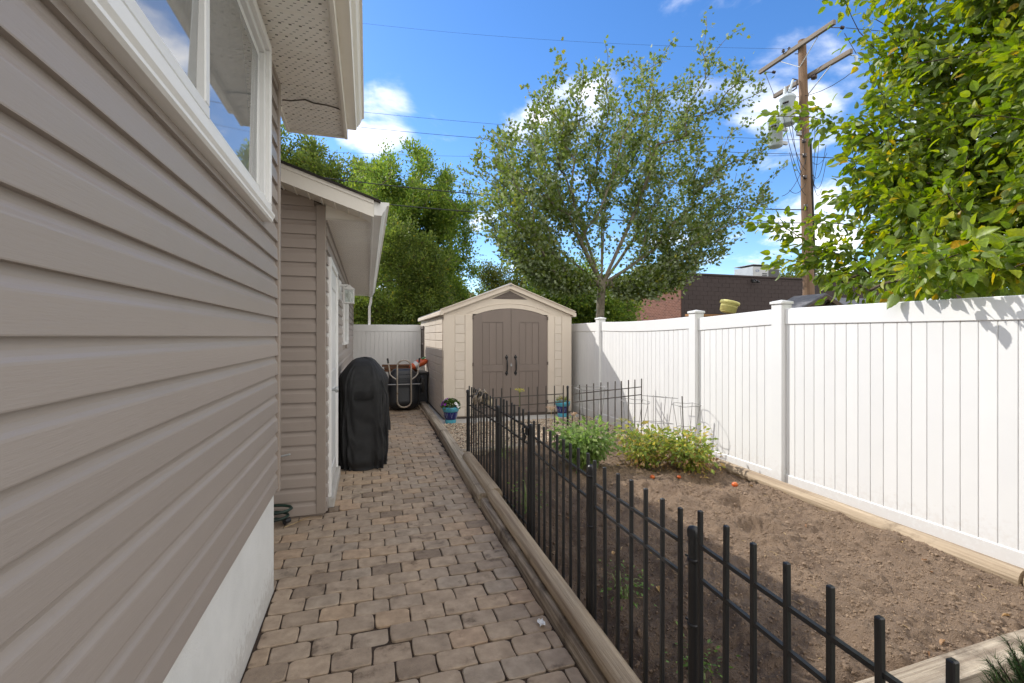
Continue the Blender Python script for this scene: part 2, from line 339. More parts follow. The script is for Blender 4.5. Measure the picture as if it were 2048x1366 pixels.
def glass_mat(name, ior, col):
    m = bpy.data.materials.new(name); m.use_nodes = True; b = m.node_tree.nodes['Principled BSDF']
    b.inputs['Base Color'].default_value = (*col, 1); b.inputs['Roughness'].default_value = .01; b.inputs['IOR'].default_value = ior; b.inputs['Specular IOR Level'].default_value = .8
    return m
M['glass'] = glass_mat('window_glass', 2.3, (.22, .225, .22))
def clear_glass(name):
    m = bpy.data.materials.new(name); m.use_nodes = True; b = m.node_tree.nodes['Principled BSDF']
    b.inputs['Base Color'].default_value = (.9, .95, .92, 1); b.inputs['Roughness'].default_value = .05; b.inputs['Transmission Weight'].default_value = .9; return m
M['lantern_glass'] = clear_glass('lantern_glass')
def soffit_mat(name, base, across, px, py, slot=(.42, .26), rowgap=0):
    """ribbed vented soffit: rows of small punched slots; across = axis the slots run along"""
    m = pm(name, base, mul(base, .97), 3, .45, .04, 40); t = m.node_tree; L = t.links.new; b = t.nodes['Principled BSDF']
    tc = N(t, 'ShaderNodeTexCoord'); sp = N(t, 'ShaderNodeSeparateXYZ'); L(tc.outputs['Object'], sp.inputs[0])
    a, c = (0, 1) if across == 0 else (1, 0)
    def mth(op, x, y=None):
        n = N(t, 'ShaderNodeMath', operation=op)
        for i, q in enumerate((x, y)):
            if q is None: continue
            if isinstance(q, (int, float)): n.inputs[i].default_value = q
            else: L(q, n.inputs[i])
        return n.outputs[0]
    row = mth('DIVIDE', sp.outputs[c], py); rf = mth('FRACT', mth('ADD', row, 100.0)); ri = mth('FLOOR', mth('ADD', row, 100.0))
    cx = mth('FRACT', mth('ADD', mth('DIVIDE', sp.outputs[a], px), mth('MULTIPLY', ri, .37)))
    h1 = mth('LESS_THAN', mth('ABSOLUTE', mth('SUBTRACT', cx, .5)), slot[0]/2); h2 = mth('LESS_THAN', mth('ABSOLUTE', mth('SUBTRACT', rf, .5)), slot[1]/2)
    hole = mth('MULTIPLY', h1, h2)
    old = b.inputs['Base Color'].links[0].from_socket
    mx = N(t, 'ShaderNodeMix', data_type='RGBA'); L(hole, mx.inputs[0]); L(old, mx.inputs[6]); mx.inputs[7].default_value = (.13, .115, .10, 1); L(mx.outputs[2], b.inputs['Base Color'])
    return m
M['soffit'] = soffit_mat('vented_soffit', S(247, 243, 236), 0, .046, .022, (.28, .20))
M['soffit_fine'] = soffit_mat('fine_vented_soffit', S(247, 243, 236), 0, .012, .024, (.45, .25))
LEAF = {}
LEAF['maple'] = leaf_mat('poplar_leaf', [(0, (.075, .115, .022)), (.55, (.125, .17, .032)), (.93, (.18, .22, .045)), (1, (.26, .24, .035))], under=(.33, .39, .23), trans=.48)
LEAF['elm'] = leaf_mat('elm_leaf', [(0, (.10, .165, .016)), (.4, (.16, .235, .02)), (.85, (.27, .32, .03)), (.965, (.36, .36, .03)), (.97, (.55, .42, .02)), (1, (.45, .27, .03))], under=(.22, .28, .10), trans=.50, rough=.40)
LEAF['dark'] = leaf_mat('dark_elm_leaf', [(0, (.085, .13, .03)), (.6, (.14, .19, .04)), (.97, (.22, .26, .05)), (1, (.30, .24, .04))], trans=.48)
LEAF['bright'] = leaf_mat('bright_elm_leaf', [(0, (.10, .17, .035)), (.6, (.165, .24, .045)), (1, (.29, .34, .06))], trans=.53)
LEAF['far'] = leaf_mat('far_leaf', [(0, (.06, .09, .018)), (.7, (.10, .13, .022)), (1, (.17, .14, .03))], trans=.4)
LEAF['tomato_green'] = leaf_mat('tomato_leaf', [(0, (.12, .20, .05)), (.6, (.20, .30, .07)), (1, (.32, .40, .14))], under=(.26, .32, .16), trans=.45)
LEAF['tomato_yellow'] = leaf_mat('yellowing_tomato_leaf', [(0, (.16, .24, .05)), (.45, (.27, .34, .06)), (.74, (.44, .43, .08)), (.88, (.54, .42, .10)), (1, (.38, .23, .10))], under=(.30, .33, .15), trans=.45)
LEAF['pine'] = leaf_mat('evergreen_needle', [(0, (.035, .08, .025)), (.6, (.065, .13, .035)), (1, (.11, .18, .05))], trans=.25)
LEAF['weed'] = leaf_mat('weed_leaf', [(0, (.08, .16, .03)), (1, (.16, .25, .06))], trans=.35)
LEAF['dill'] = leaf_mat('dill_umbel', [(0, (.42, .40, .03)), (1, (.55, .50, .06))], trans=.3)
LEAF['dill_dry'] = leaf_mat('dry_umbel', [(0, S(190, 150, 120)), (1, S(214, 184, 156))], trans=.2)
LEAF['petunia'] = leaf_mat('petunia_leaf', [(0, (.05, .10, .02)), (1, (.10, .17, .03))], trans=.3)
M['petal_purple'] = pm('purple_petal', (.20, .02, .26), (.28, .05, .34), 30, .6); M['petal_white'] = pm('white_petal', (.75, .74, .75), rough=.6)

# ------------------------------------------------------------------ the setting
def sheet(name, x0, x1, y0, y1, z, mat):
    mb = MB().add([(x0, y0, z), (x1, y0, z), (x1, y1, z), (x0, y1, z)], [[0, 1, 2, 3]])
    return meta(mb.build(name, mat, None, (0, 0, z)), kind='structure')
sheet('ground', -260, 300, -200, 400, -.06, M['ground'])

# path: dirt bed, pavers laid in running bond
path = sheet('path', -.60, 1.06, -1.2, 11.9, -.012, M['paver_bed'])
def paver_mat():
    m = pm('tumbled_paver', S(184, 165, 144), S(150, 133, 115), 14, .9, .9, 120, bdist=.004, c3=S(98, 82, 67), c3scale=5.5, c3lo=.54, c3hi=.74)
    t = m.node_tree; L = t.links.new; b = t.nodes['Principled BSDF']; old = b.inputs['Base Color'].links[0].from_socket
    oi = [n for n in t.nodes if n.type == 'OBJECT_INFO'][0]; g = N(t, 'ShaderNodeNewGeometry')
    a = N(t, 'ShaderNodeMath', operation='ADD'); L(g.outputs['Random Per Island'], a.inputs[0]); L(oi.outputs['Random'], a.inputs[1])
    fr = N(t, 'ShaderNodeMath', operation='FRACT'); L(a.outputs[0], fr.inputs[0])
    cr = N(t, 'ShaderNodeValToRGB'); e = cr.color_ramp.elements; cr.color_ramp.interpolation = 'LINEAR'
    e[0].position = 0; e[0].color = (.64, .61, .59, 1); e[1].position = 1; e[1].color = (1.12, 1.02, .93, 1)
    for p, c in ((.10, (.84, .82, .80)), (.3, (.95, .94, .93)), (.5, (1.04, 1.0, .95)), (.7, (.93, .95, .97)), (.85, (1.08, 1.0, .90))):
        k = e.new(p); k.color = (*c, 1)
    L(fr.outputs[0], cr.inputs[0])
    mm = N(t, 'ShaderNodeMix', data_type='RGBA', blend_type='MULTIPLY'); mm.inputs[0].default_value = 1; L(old, mm.inputs[6]); L(cr.outputs[0], mm.inputs[7])
    # pale aggregate flecks
    vo = N(t, 'ShaderNodeTexVoronoi'); vo.inputs['Scale'].default_value = 170
    tc = [n for n in t.nodes if n.type == 'TEX_COORD'][0]; L(tc.outputs['Object'], vo.inputs['Vector'])
    lt = N(t, 'ShaderNodeMath', operation='LESS_THAN'); L(vo.outputs['Distance'], lt.inputs[0]); lt.inputs[1].default_value = .16
    mf = N(t, 'ShaderNodeMix', data_type='RGBA'); ml = N(t, 'ShaderNodeMath', operation='MULTIPLY'); L(lt.outputs[0], ml.inputs[0]); ml.inputs[1].default_value = .45
    L(ml.outputs[0], mf.inputs[0]); L(mm.outputs[2], mf.inputs[6]); mf.inputs[7].default_value = (.42, .37, .31, 1)
    L(mf.outputs[2], b.inputs['Base Color']); return m
M['paver'] = paver_mat()
PW, PD = .184, .1385
def paver_verts(wd, dp, rnd):
    hx, hy = wd/2-.0034, dp/2-.0034; pts = []
    for (sx, sy, a0) in ((1, 1, 0), (-1, 1, 90), (-1, -1, 180), (1, -1, 270)):
        rr = rnd.uniform(.009, .026)
        for a in (5, 45, 85):
            pts.append((sx*(hx-rr)+rr*math.cos(R(a0+a))+rnd.uniform(-.0026, .0026), sy*(hy-rr)+rr*math.sin(R(a0+a))+rnd.uniform(-.0026, .0026)))
        ex, ey = ((0, hy) if a0 == 0 else (-hx, 0) if a0 == 90 else (0, -hy) if a0 == 180 else (hx, 0))
        pts.append((ex+rnd.uniform(-.012, .012)*(ey != 0)+rnd.uniform(-.0024, .0024), ey+rnd.uniform(-.012, .012)*(ex != 0)+rnd.uniform(-.0024, .0024)))
    n = len(pts); ch = rnd.uniform(.0028, .0045)
    vs = [(x, y, -.025) for x, y in pts]+[(x, y, -ch) for x, y in pts]+[(x*(1-ch*1.3/hx), y*(1-ch*1.3/hy), 0) for x, y in pts]
    fs = [[i, (i+1) % n, n+(i+1) % n, n+i] for i in range(n)]+[[n+i, n+(i+1) % n, 2*n+(i+1) % n, 2*n+i] for i in range(n)]+[list(range(2*n, 3*n))]
    return vs, fs
rp = random.Random(3); variants = {}
def paver_mesh(wd):
    key = (round(wd, 2), rp.randrange(10))
    if key not in variants:
        vs, fs = paver_verts(wd, PD, rp); me = bpy.data.meshes.new('paver'); me.from_pydata(vs, [], fs); me.materials.append(M['paver']); variants[key] = me
    return variants[key]
slots = []
for r in range(-18, 76):
    y = 1.49+r*PD; x1 = (.920+.012*(y-1.85) if y < 4.05 else .945+.0225*(y-4.05))-.006; x0 = -.525 if y < 4.3 else -.325
    if 3.13 < y < 4.3: x0 = -.9
    x = x0-(.5*PW if r % 2 else 0)+rp.uniform(-.012, .012)
    while x < x1-.03:
        a = max(x, x0); b = min(x+PW, x1)
        if b-a > .045: slots.append(((a+b)/2, y, b-a))
        x += PW
mass = MB(); npv = 0
for (x, y, wd) in slots:
    z = rp.uniform(-.004, .003); sunk = rp.random() < .035
    if sunk: z -= .007
    rot = rp.uniform(-.022, .022); tx, ty = rp.uniform(-.016, .016), rp.uniform(-.018, .018)
    if y > 1.6 and npv < 300:
        o = bpy.data.objects.new('paver', paver_mesh(wd)); COL.objects.link(o); o.parent = path; o.location = (x, y, z+.012); o.rotation_euler = (tx, ty, rot); npv += 1
    else:
        vs, fs = paver_verts(wd, PD, rp); Q = Euler((tx, ty, rot)).to_matrix()
        mass.add([Q @ Vector(v)+Vector((x, y, z)) for v in vs], fs)
meta(mass.build('pavers', M['paver'], path, (0, 5, 0)), kind='stuff')

# garden bed soil: turned earth with ridges, clods, straw and dead leaves
BX0, BX1, BY0, BY1 = 1.0, 3.92, .35, 5.72
def soil_z(X, Y):
    base = .055+.055*np.exp(-((X-2.5)/.75)**2)
    base = base+.035*np.clip((X-2.9)/.8, 0, 1)*np.clip((Y-1.2)/1.5, 0, 1)-.05*np.clip((1.9-Y)/.8, 0, 1)*np.clip((X-2.7)/.6, 0, 1)
    rid = .014*np.sin((X+.25*fbm(X*1.2, Y*1.2, 5))*2*PI/.24)*np.clip((2.55-X)/.4, 0, 1)
    z = base+rid+.10*fbm(X*1.7, Y*1.7, 1)+.075*fbm(X*4.3, Y*4.3, 2)+.060*np.abs(fbm(X*11, Y*11, 3, 3))+.034*fbm(X*30, Y*30, 4, 3)+.020*np.abs(fbm(X*70, Y*70, 7, 2))
    z = z-.07*np.exp(-(((X-1.0)/.16)**2))
    for (cx, cy, rr, dep) in ((2.95, 3.15, .16, .05), (2.72, 2.72, .14, .05), (3.2, 2.55, .12, .035), (2.35, 3.6, .2, .04), (3.05, 3.75, .25, .04)):
        d = np.sqrt((X-cx)**2+(Y-cy)**2)/rr; z = z-dep*np.exp(-d*d)+dep*.8*np.exp(-((d-1.35)/.35)**2)
    z = z-.06*np.exp(-((Y-1.33)/.13)**2)
    return np.where(X > 3.70, np.minimum(z, .05+.02*fbm(X*9, Y*9, 6)), z)
def soil_at(x, y): return float(soil_z(np.array([x]), np.array([y]))[0])
def darken_shaded_soil():
    # path side of the bed painted darker, as moist soil, to deepen its shade
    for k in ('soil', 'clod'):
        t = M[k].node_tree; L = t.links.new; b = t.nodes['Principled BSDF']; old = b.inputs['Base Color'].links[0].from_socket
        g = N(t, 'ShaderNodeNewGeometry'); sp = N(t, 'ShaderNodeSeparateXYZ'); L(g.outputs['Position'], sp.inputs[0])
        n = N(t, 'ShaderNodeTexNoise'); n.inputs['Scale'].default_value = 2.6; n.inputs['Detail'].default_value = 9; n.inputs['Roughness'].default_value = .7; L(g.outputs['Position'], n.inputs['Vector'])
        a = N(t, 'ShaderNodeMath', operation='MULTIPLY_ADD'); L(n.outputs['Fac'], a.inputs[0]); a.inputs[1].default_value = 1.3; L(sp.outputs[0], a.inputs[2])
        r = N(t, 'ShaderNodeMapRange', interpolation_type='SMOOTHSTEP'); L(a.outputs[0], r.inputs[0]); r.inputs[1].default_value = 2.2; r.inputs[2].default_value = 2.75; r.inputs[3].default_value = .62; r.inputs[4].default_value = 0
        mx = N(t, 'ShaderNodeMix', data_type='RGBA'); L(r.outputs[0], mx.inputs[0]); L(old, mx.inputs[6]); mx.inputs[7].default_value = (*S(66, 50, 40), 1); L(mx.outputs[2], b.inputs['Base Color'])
darken_shaded_soil()
def build_soil():
    nx, ny = 330, 600
    X, Y = np.meshgrid(np.linspace(BX0, BX1, nx), np.linspace(BY0, BY1, ny)); Z = soil_z(X, Y)
    V = np.stack([X, Y, Z], -1).reshape(-1, 3); i = np.arange(nx*ny).reshape(ny, nx)
    F = np.stack([i[:-1, :-1], i[:-1, 1:], i[1:, 1:], i[1:, :-1]], -1).reshape(-1, 4)
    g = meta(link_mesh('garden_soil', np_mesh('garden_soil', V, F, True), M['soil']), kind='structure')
    # clods
    n = 52000; x = RNG.uniform(BX0+.06, 3.66, n); y = BY0+(BY1-BY0)*RNG.uniform(0, 1, n)**1.4; sz = np.clip(RNG.lognormal(-5.72, .50, n), .0016, .022)
    bm = bmesh.new(); bmesh.ops.create_icosphere(bm, subdivisions=1, radius=1); tv = np.array([v.co for v in bm.verts]); tf = np.array([[v.index for v in f.verts] for f in bm.faces]); bm.free()
    sc3 = RNG.uniform(.6, 1.3, (n, 1, 3)); jit = RNG.uniform(.75, 1.25, (n, len(tv), 1))
    P = np.stack([x, y, soil_z(x, y)+sz*.25], -1)
    V = (tv[None]*sc3*jit*sz[:, None, None]+P[:, None]).reshape(-1, 3); F = (tf[None]+(np.arange(n)*len(tv))[:, None, None]).reshape(-1, 3)
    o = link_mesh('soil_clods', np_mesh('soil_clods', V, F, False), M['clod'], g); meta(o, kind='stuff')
    # straw bits
    mb = MB(); rs = random.Random(5)
    for i in range(170):
        x, y = rs.uniform(1.15, 3.6), rs.uniform(.8, 5.4); a = rs.uniform(0, PI); l = rs.uniform(.012, .06); z = soil_at(x, y)+.004
        mb.tube([(x, y, z), (x+l*.5*math.cos(a), y+l*.5*math.sin(a), z+rs.uniform(0, .008)), (x+l*math.cos(a), y+l*math.sin(a), z+.001)], rs.uniform(.0008, .002), 4, False)
    meta(mb.build('straw_bits', M['straw'], g, (0, 0, 0)), kind='stuff')
    return g
soil_o = build_soil()

# gravel in front of the shed
def build_gravel():
    g = sheet('gravel', 1.02, 3.9, 5.6, 8.4, .022, M['paver_bed'])
    n = 15000; x = RNG.uniform(1.05, 3.88, n); y = RNG.uniform(5.72, 7.86, n)
    k = 1700; x[:k] = RNG.uniform(1.04, 1.15, k); y[:k] = RNG.uniform(7.8, 10.2, k)
    sz = RNG.uniform(.007, .0165, n); z = .024+RNG.uniform(0, .010, n)+.022*(vnoise(x*3, y*3, 9)-.3)
    bm = bmesh.new(); bmesh.ops.create_icosphere(bm, subdivisions=1, radius=1); tv = np.array([v.co for v in bm.verts]); tf = np.array([[v.index for v in f.verts] for f in bm.faces]); bm.free()
    ang = RNG.uniform(0, 2*PI, n); s3 = np.stack([RNG.uniform(.8, 1.5, n), RNG.uniform(.7, 1.1, n), RNG.uniform(.5, .85, n)], -1)[:, None]
    T = tv[None]*s3*RNG.uniform(.85, 1.15, (n, len(tv), 1))*sz[:, None, None]; c, s_ = np.cos(ang)[:, None], np.sin(ang)[:, None]
    V = np.stack([T[..., 0]*c-T[..., 1]*s_+x[:, None], T[..., 0]*s_+T[..., 1]*c+y[:, None], T[..., 2]+z[:, None]], -1).reshape(-1, 3)
    F = (tf[None]+(np.arange(n)*len(tv))[:, None, None]).reshape(-1, 3)
    m = leaf_mat('gravel_stone', [(0, S(150, 128, 108)), (.25, S(196, 176, 150)), (.5, S(170, 156, 140)), (.75, S(214, 198, 172)), (1, S(140, 112, 92))], trans=0, rough=.8)
    meta(link_mesh('gravel_stones', np_mesh('gravel_stones', V, F, False), m, g), kind='stuff')
build_gravel()

# ------------------------------------------------------------------ the house on the left
def lap_profile(h, out=.0):
    """dutch lap board section: (outward, z)"""
    return [(-.010, .0), (.0165, .0), (.0172, .003), (.0145, h*.60), (.0132, h*.645), (.0075, h*.72), (.0030, h*.82), (.0012, h*.96), (.001, h+.004), (-.010, h+.004)]
def clip_top(prof, zmax):
    return [(x, min(z, zmax)) for x, z in prof]
def board_x(face_x, y0, y1, z, h, zmax=None, name='siding_board', parent=None, mat=None, jit=0):
    """board on a wall facing +X, running along Y"""
    p = lap_profile(h)
    if zmax is not None: p = clip_top(p, zmax-z)
    mb = MB(); mb.prism([(face_x+a, z+b) for a, b in p], 1, y0, y1); return mb.build(name, mat or M['siding'], parent)
def board_y(face_y, x0, x1, z, h, parent=None, mat=None, zl=None):
    """board on a wall facing -Y"""
    p = lap_profile(h); mb = MB(); mb.prism([(face_y-a, z+b) for a, b in p], 0, x0, x1); return mb.build('siding_board', mat or M['siding_x'], parent)
def house():
    H = thing('house', (-3, 0, 0), 'taupe vinyl sided house with a large white slider window and white eave above the path', 'house')
    X = -.52; Y1 = 3.06; Y0 = -2.5
    # foundation
    mb = MB(); mb.box((-6, Y0, -.05), (X-.012, Y1+.03, .622)); mb.build('foundation', M['stucco'], H)
    mb = MB(); mb.box((-6, Y0, .622), (X-.010, Y1, 3.10)); mb.build('wall', M['trim_taupe'], H)
    # window hole is dressed by the window standing in front of the wall
    z = .61; h = .1113; WZ0, WZ1, WY1 = 2.085, 2.975, 2.655
    while z < 3.0:
        top = z+h
        if top <= WZ0+.01 or z >= WZ1-.01: board_x(X, Y0, Y1, z, h, parent=H, zmax=3.015)
        elif z < WZ0: 
            board_x(X, Y0, WY1-.02, z, h, zmax=WZ0+.01, parent=H); board_x(X, WY1-.02, Y1, z, h, parent=H)
        else: board_x(X, WY1-.02, Y1, z, h, parent=H, zmax=3.015)
        z += h
    # corner post
    mb = MB(); mb.box((X-.03, Y1-.005, .585), (X+.024, Y1+.045, 3.018), .004); mb.build('corner_trim', M['trim_taupe'], H)
    mb = MB(); mb.box((X-.01, Y0, 2.985), (X+.022, Y1-.006, 3.016), .003); mb.build('frieze_trim', M['trim_taupe'], H)
    # starter strip shadow gap
    mb = MB(); mb.box((X-.012, Y0, .595), (X+.006, Y1-.006, .609)); mb.build('starter_strip', M['trim_taupe'], H)
    # window
    wx = X+.012; yA = -1.2; yB = 2.615; zA = 2.155; zB = 2.945
    fr = MB()
    def ring(mb, x0, x1, ya, yb, za, zb, t, b=.004):
        mb.box((x0, ya, za), (x1, yb, za+t), b); mb.box((x0, ya, zb-t), (x1, yb, zb), b)
        mb.box((x0, ya, za+t), (x1, ya+t, zb-t), b); mb.box((x0, yb-t, za+t), (x1, yb, zb-t), b)
    ring(fr, X-.02, X+.055, yA-.04, yB+.04, zA-.03, zB+.03, .042)
    win = fr.build('window', M['white_paint'], H)
    mb = MB(); mb.prism([(X-.0, 2.082), (X+.05, 2.082), (X+.058, 2.090), (X+.058, 2.100), (X+.066, 2.112), (X+.066, 2.124), (X-.0, 2.124)], 1, yA-.06, yB+.055)
    mb.build('sill', M['white_paint'], win)
    f2 = MB(); ring(f2, X-.015, X+.034, yA, yB, zA+.012, zB-.012, .030, .003); f2.build('inner_frame', M['white_vinyl'], win)
    def sash(ya, yb, dx):
        s_ = MB(); ring(s_, X-.01+dx, X+.022+dx, ya, yb, zA+.042, zB-.042, .042, .004); s = s_.build('sash', M['white_vinyl'], win); return s
    sash(yA+.03, 1.742, .012); sash(1.70, yB-.03, -.010)
    for (ya, yb, dx, tl) in ((yA+.06, 1.702, .012, 1.6), (1.74, yB-.07, .006, .7)):
        g = MB(); g.box((X-.003+dx, ya, zA+.08), (X+.003+dx, yb, zB-.08)); gp_ = g.build('glass_pane', M['glass'], win, (X+dx, (ya+yb)/2, (zA+zB)/2)); gp_.rotation_euler = (0, R(tl), 0)
    # eave: soffit panels, fascia, gutter
    ze = 3.02; xe = -.165; ye = 3.785
    y = -2.2
    pw = .3
    while y < ye-.02:
        a, b = y, min(y+pw, ye-.012)
        pts = []; n = 3
        for i in range(n):
            p0 = a+(b-a)*i/n; p1 = a+(b-a)*(i+1)/n
            pts += [(p0, ze), (p0+.006, ze-.0), (p0+.016, ze-.009), (p1-.012, ze-.009), (p1-.004, ze)]
        poly = [(q, zz) for q, zz in pts]+[(b, ze+.012), (a, ze+.012)]
        xl = X+.004 if b <= Y1+.02 else -.545
        mb = MB(); mb.prism(poly, 0, xl, xe); mb.build('soffit_panel', M['soffit'], H, (0, a, ze)); y = b if b < ye-.02 else 99
    mb = MB(); mb.box((xe, -2.2, ze-.028), (xe+.022, ye, ze+.155), .003); mb.build('fascia', M['cream_alu'], H)
    mb = MB(); mb.box((xe-.014, -2.2, ze-.016), (xe, ye-.014, ze-.0085), .001); mb.build('j_channel', M['cream_alu'], H)
    mb = MB(); mb.box((-.565, ye-.012, ze-.022), (xe-.001, ye+.006, ze+.17), .002); mb.box((-.565, Y1+.05, ze-.022), (-.545, ye-.013, ze+.15), .002); mb.build('eave_return', M['cream_alu'], H)
    gx = xe+.0225
    gp = [(gx, ze+.03), (gx+.062, ze+.03), (gx+.068, ze+.055), (gx+.088, ze+.078), (gx+.104, ze+.118), (gx+.118, ze+.126), (gx+.118, ze+.146), (gx+.108, ze+.146), (gx+.104, ze+.134), (gx+.06, ze+.10), (gx, ze+.10)]
    mb = MB(); mb.prism(gp, 1, -2.2, ye-.05); mb.build('gutter', M['cream_alu'], H)
    # roof
    mb = MB(); s3 = .32
    mb.prism([(gx+.02, ze+.15), (-3.3, ze+.15+3.3*s3), (-6.6, ze+.15), (-6.6, ze+.20), (-3.3, ze+.20+3.3*s3), (gx+.03, ze+.165)], 1, -2.2, ye); mb.build('roof', M['shingle_black'], H)
    # cable clipped under the eave
    pts = [Vector(p) for p in ((X+.03, 3.13, 2.93), (X+.07, 3.17, 2.95), (X+.14, 3.25, 3.005), (X+.19, 3.28, 3.004), (X+.27, 3.26, 2.993), (X+.32, 3.29, 2.998), (xe-.006, 3.33, 3.008))]
    mb = MB(); mb.tube(pts, .0045, 6); mb.build('cable', pm('brown_cable', (.05, .035, .025), rough=.5), H)
    # gable wall behind the corner
    mb = MB(); mb.prism([(-6, 3.10), (X-.01, 3.10), (-3.3, 3.95)], 1, 3.0, 3.055); mb.build('gable', M['trim_taupe'], H)
house()

# ------------------------------------------------------------------ the garage behind it
def garage():
    G = thing('garage', (-2, 8, 0), 'taupe sided garage with low white roof edge and white side door behind the grill', 'garage')
    X = -.34; Y0 = 4.25; Y1 = 11.9; ZS = 2.49; h = .1165; SL = .33
    mb = MB(); mb.prism([(-5, -.05), (X-.012, -.05), (X-.012, ZS-.006+(.03-X)*SL), (-3.1, ZS-.006+3.13*SL), (-5, ZS+.5)], 1, Y0+.012, Y1); mb.build('wall', M['trim_taupe'], G)
    z = .0
    while z < 3.3:
        xr = X-.062
        if z+.02+h > ZS+.1: xr = min(xr, .03-(z+.02+h*.5-ZS)/SL)
        if xr < -2.9: break
        board_y(Y0, -3.0, xr, z+.02, h, parent=G); z += h
    mb = MB(); mb.box((X-.07, Y0-.022, .02), (X+.004, Y0+.03, ZS+.105), .004); mb.build('corner_trim', M['trim_taupe'], G)
    DY0, DY1, DZ1 = 4.42, 5.46, 2.20; VY0, VY1, VZ0, VZ1 = 6.9, 8.3, 1.38, 2.2
    z = .0
    while z < ZS-.01:
        top = z+h; zm = ZS-.004
        segs = [(Y0+.032, Y1)]
        if z < DZ1: segs = [(Y0+.032, DY0), (DY1, Y1)]
        if top > VZ0 and z < VZ1: segs = segs[:-1]+[(segs[-1][0], VY0), (VY1, Y1)]
        for a, b in segs: board_x(X, a, b, z+.02, h, zmax=zm, parent=G)
        z += h
    # door
    D = MB()
    D.box((X-.02, DY0, .09), (X+.036, DY0+.055, DZ1), .004); D.box((X-.02, DY1-.055, .09), (X+.036, DY1, DZ1), .004); D.box((X-.02, DY0+.055, DZ1-.055), (X+.036, DY1-.055, DZ1), .004)
    d = D.build('door', M['white_paint'], G)
    mb = MB(); mb.box((X-.02, DY0+.055, .1), (X+.018, DY1-.055, DZ1-.055), .003); mb.build('door_leaf', M['white_vinyl'], d)
    for (za, zb) in ((.25, 1.0), (1.15, 1.98)):
        mb = MB()
        for (ya, yb, z0, z1) in ((DY0+.16, DY1-.16, za, za+.025), (DY0+.16, DY1-.16, zb-.025, zb), (DY0+.16, DY0+.185, za+.025, zb-.025), (DY1-.185, DY1-.16, za+.025, zb-.025)): mb.box((X+.018, ya, z0), (X+.026, yb, z1), .002)
        mb.build('moulding', M['white_vinyl'], d)
    mb = MB(); mb.lathe([(0, 0), (.028, .0), (.028, .008), (.012, .012), (.012, .035), (.026, .045), (.026, .065), (0, .07)], (X+.02, DY0+.12, 1.02), 14, True, Matrix.Rotation(PI/2, 3, 'Y')); mb.build('knob', M['alu'], d)
    mb = MB(); mb.box((X-.02, DY0-.01, .0), (X+.06, DY1+.01, .088), .006); mb.build('threshold', M['concrete'], d)
    # small side window
    W = MB(); t = .05
    W.box((X-.02, VY0, VZ0), (X+.04, VY1, VZ0+t), .004); W.box((X-.02, VY0, VZ1-t), (X+.04, VY1, VZ1), .004); W.box((X-.02, VY0, VZ0+t), (X+.04, VY0+t, VZ1-t), .004); W.box((X-.02, VY1-t, VZ0+t), (X+.04, VY1, VZ1-t), .004)
    wn = W.build('window', M['white_paint'], G); mb = MB(); mb.box((X, VY0+t, VZ0+t), (X+.01, VY1-t, VZ1-t)); mb.build('glass_pane', M['glass'], wn)
    mb = MB(); mb.box((X+.005, 6.0, 1.93), (X+.035, 6.16, 2.17), .006); mb.build('cover_plate', M['white_vinyl'], G)
    # wall lantern
    mb = MB(); mb.box((X+.01, 5.84, 1.93), (X+.03, 5.94, 2.16), .005); mb.box((X+.03, 5.875, 2.09), (X+.12, 5.905, 2.115), .003); lam = mb.build('wall_lantern', M['lamp_white'], G)
    cx, cy, cz = X+.135, 5.89, 1.90; mb = MB()
    for sx in (-1, 1):
        for sy in (-1, 1): mb.box((cx+sx*.05-.004, cy+sy*.05-.004, cz), (cx+sx*.05+.004, cy+sy*.05+.004, cz+.15), .001)
    mb.box((cx-.058, cy-.058, cz-.012), (cx+.058, cy+.058, cz), .003); mb.box((cx-.062, cy-.062, cz+.15), (cx+.062, cy+.062, cz+.165), .003)
    mb.convex([(cx-.05, cy-.05, cz+.165), (cx+.05, cy-.05, cz+.165), (cx+.05, cy+.05, cz+.165), (cx-.05, cy+.05, cz+.165), (cx, cy, cz+.215)], [[0, 1, 2, 3], [0, 1, 4], [1, 2, 4], [2, 3, 4], [3, 0, 4]]); mb.build('cage', M['lamp_white'], lam)
    mb = MB(); mb.lathe([(.012, .0), (.014, .03), (.032, .06), (.034, .09), (.02, .12), (0, .13)], (cx, cy, cz+.004), 14); mb.build('bulb', pm('bulb_white', (.75, .72, .62), rough=.3), lam)
    mb = MB()
    for sx in (-1, 1): mb.box((cx+sx*.05-.0012, cy-.045, cz+.002), (cx+sx*.05+.0012, cy+.045, cz+.148)); mb.box((cx-.045, cy+sx*.05-.0012, cz+.002), (cx+.045, cy+sx*.05+.0012, cz+.148))
    mb.build('lantern_glass', M['lantern_glass'], lam)
    # eave soffit, fascia, gutter along the side
    xe = .03; y = Y0-.29
    while y < Y1+.05:
        b = min(y+.305, Y1+.08); mb = MB(); mb.prism([(y, ZS), (y+.008, ZS-.006), (b-.008, ZS-.006), (b, ZS), (b, ZS+.01), (y, ZS+.01)], 0, X+.004 if y > Y0-.02 else X-.05, xe)
        if y > Y0-.02: mb.build('soffit_panel', M['soffit_fine'], G, (0, y, ZS))
        y += .305
    mb = MB(); mb.box((xe, Y0-.29, ZS-.03), (xe+.02, Y1+.1, ZS+.11), .003); mb.build('fascia', M['white_paint'], G)
    gx = xe+.0205; q = ZS-.045
    gp = [(gx, q+.03), (gx+.060, q+.03), (gx+.066, q+.05), (gx+.084, q+.073), (gx+.100, q+.110), (gx+.118, q+.118), (gx+.118, q+.140), (gx, q+.140)]
    mb = MB(); mb.prism(gp, 1, Y0-.30, Y1+.1); mb.build('gutter', M['white_paint'], G)
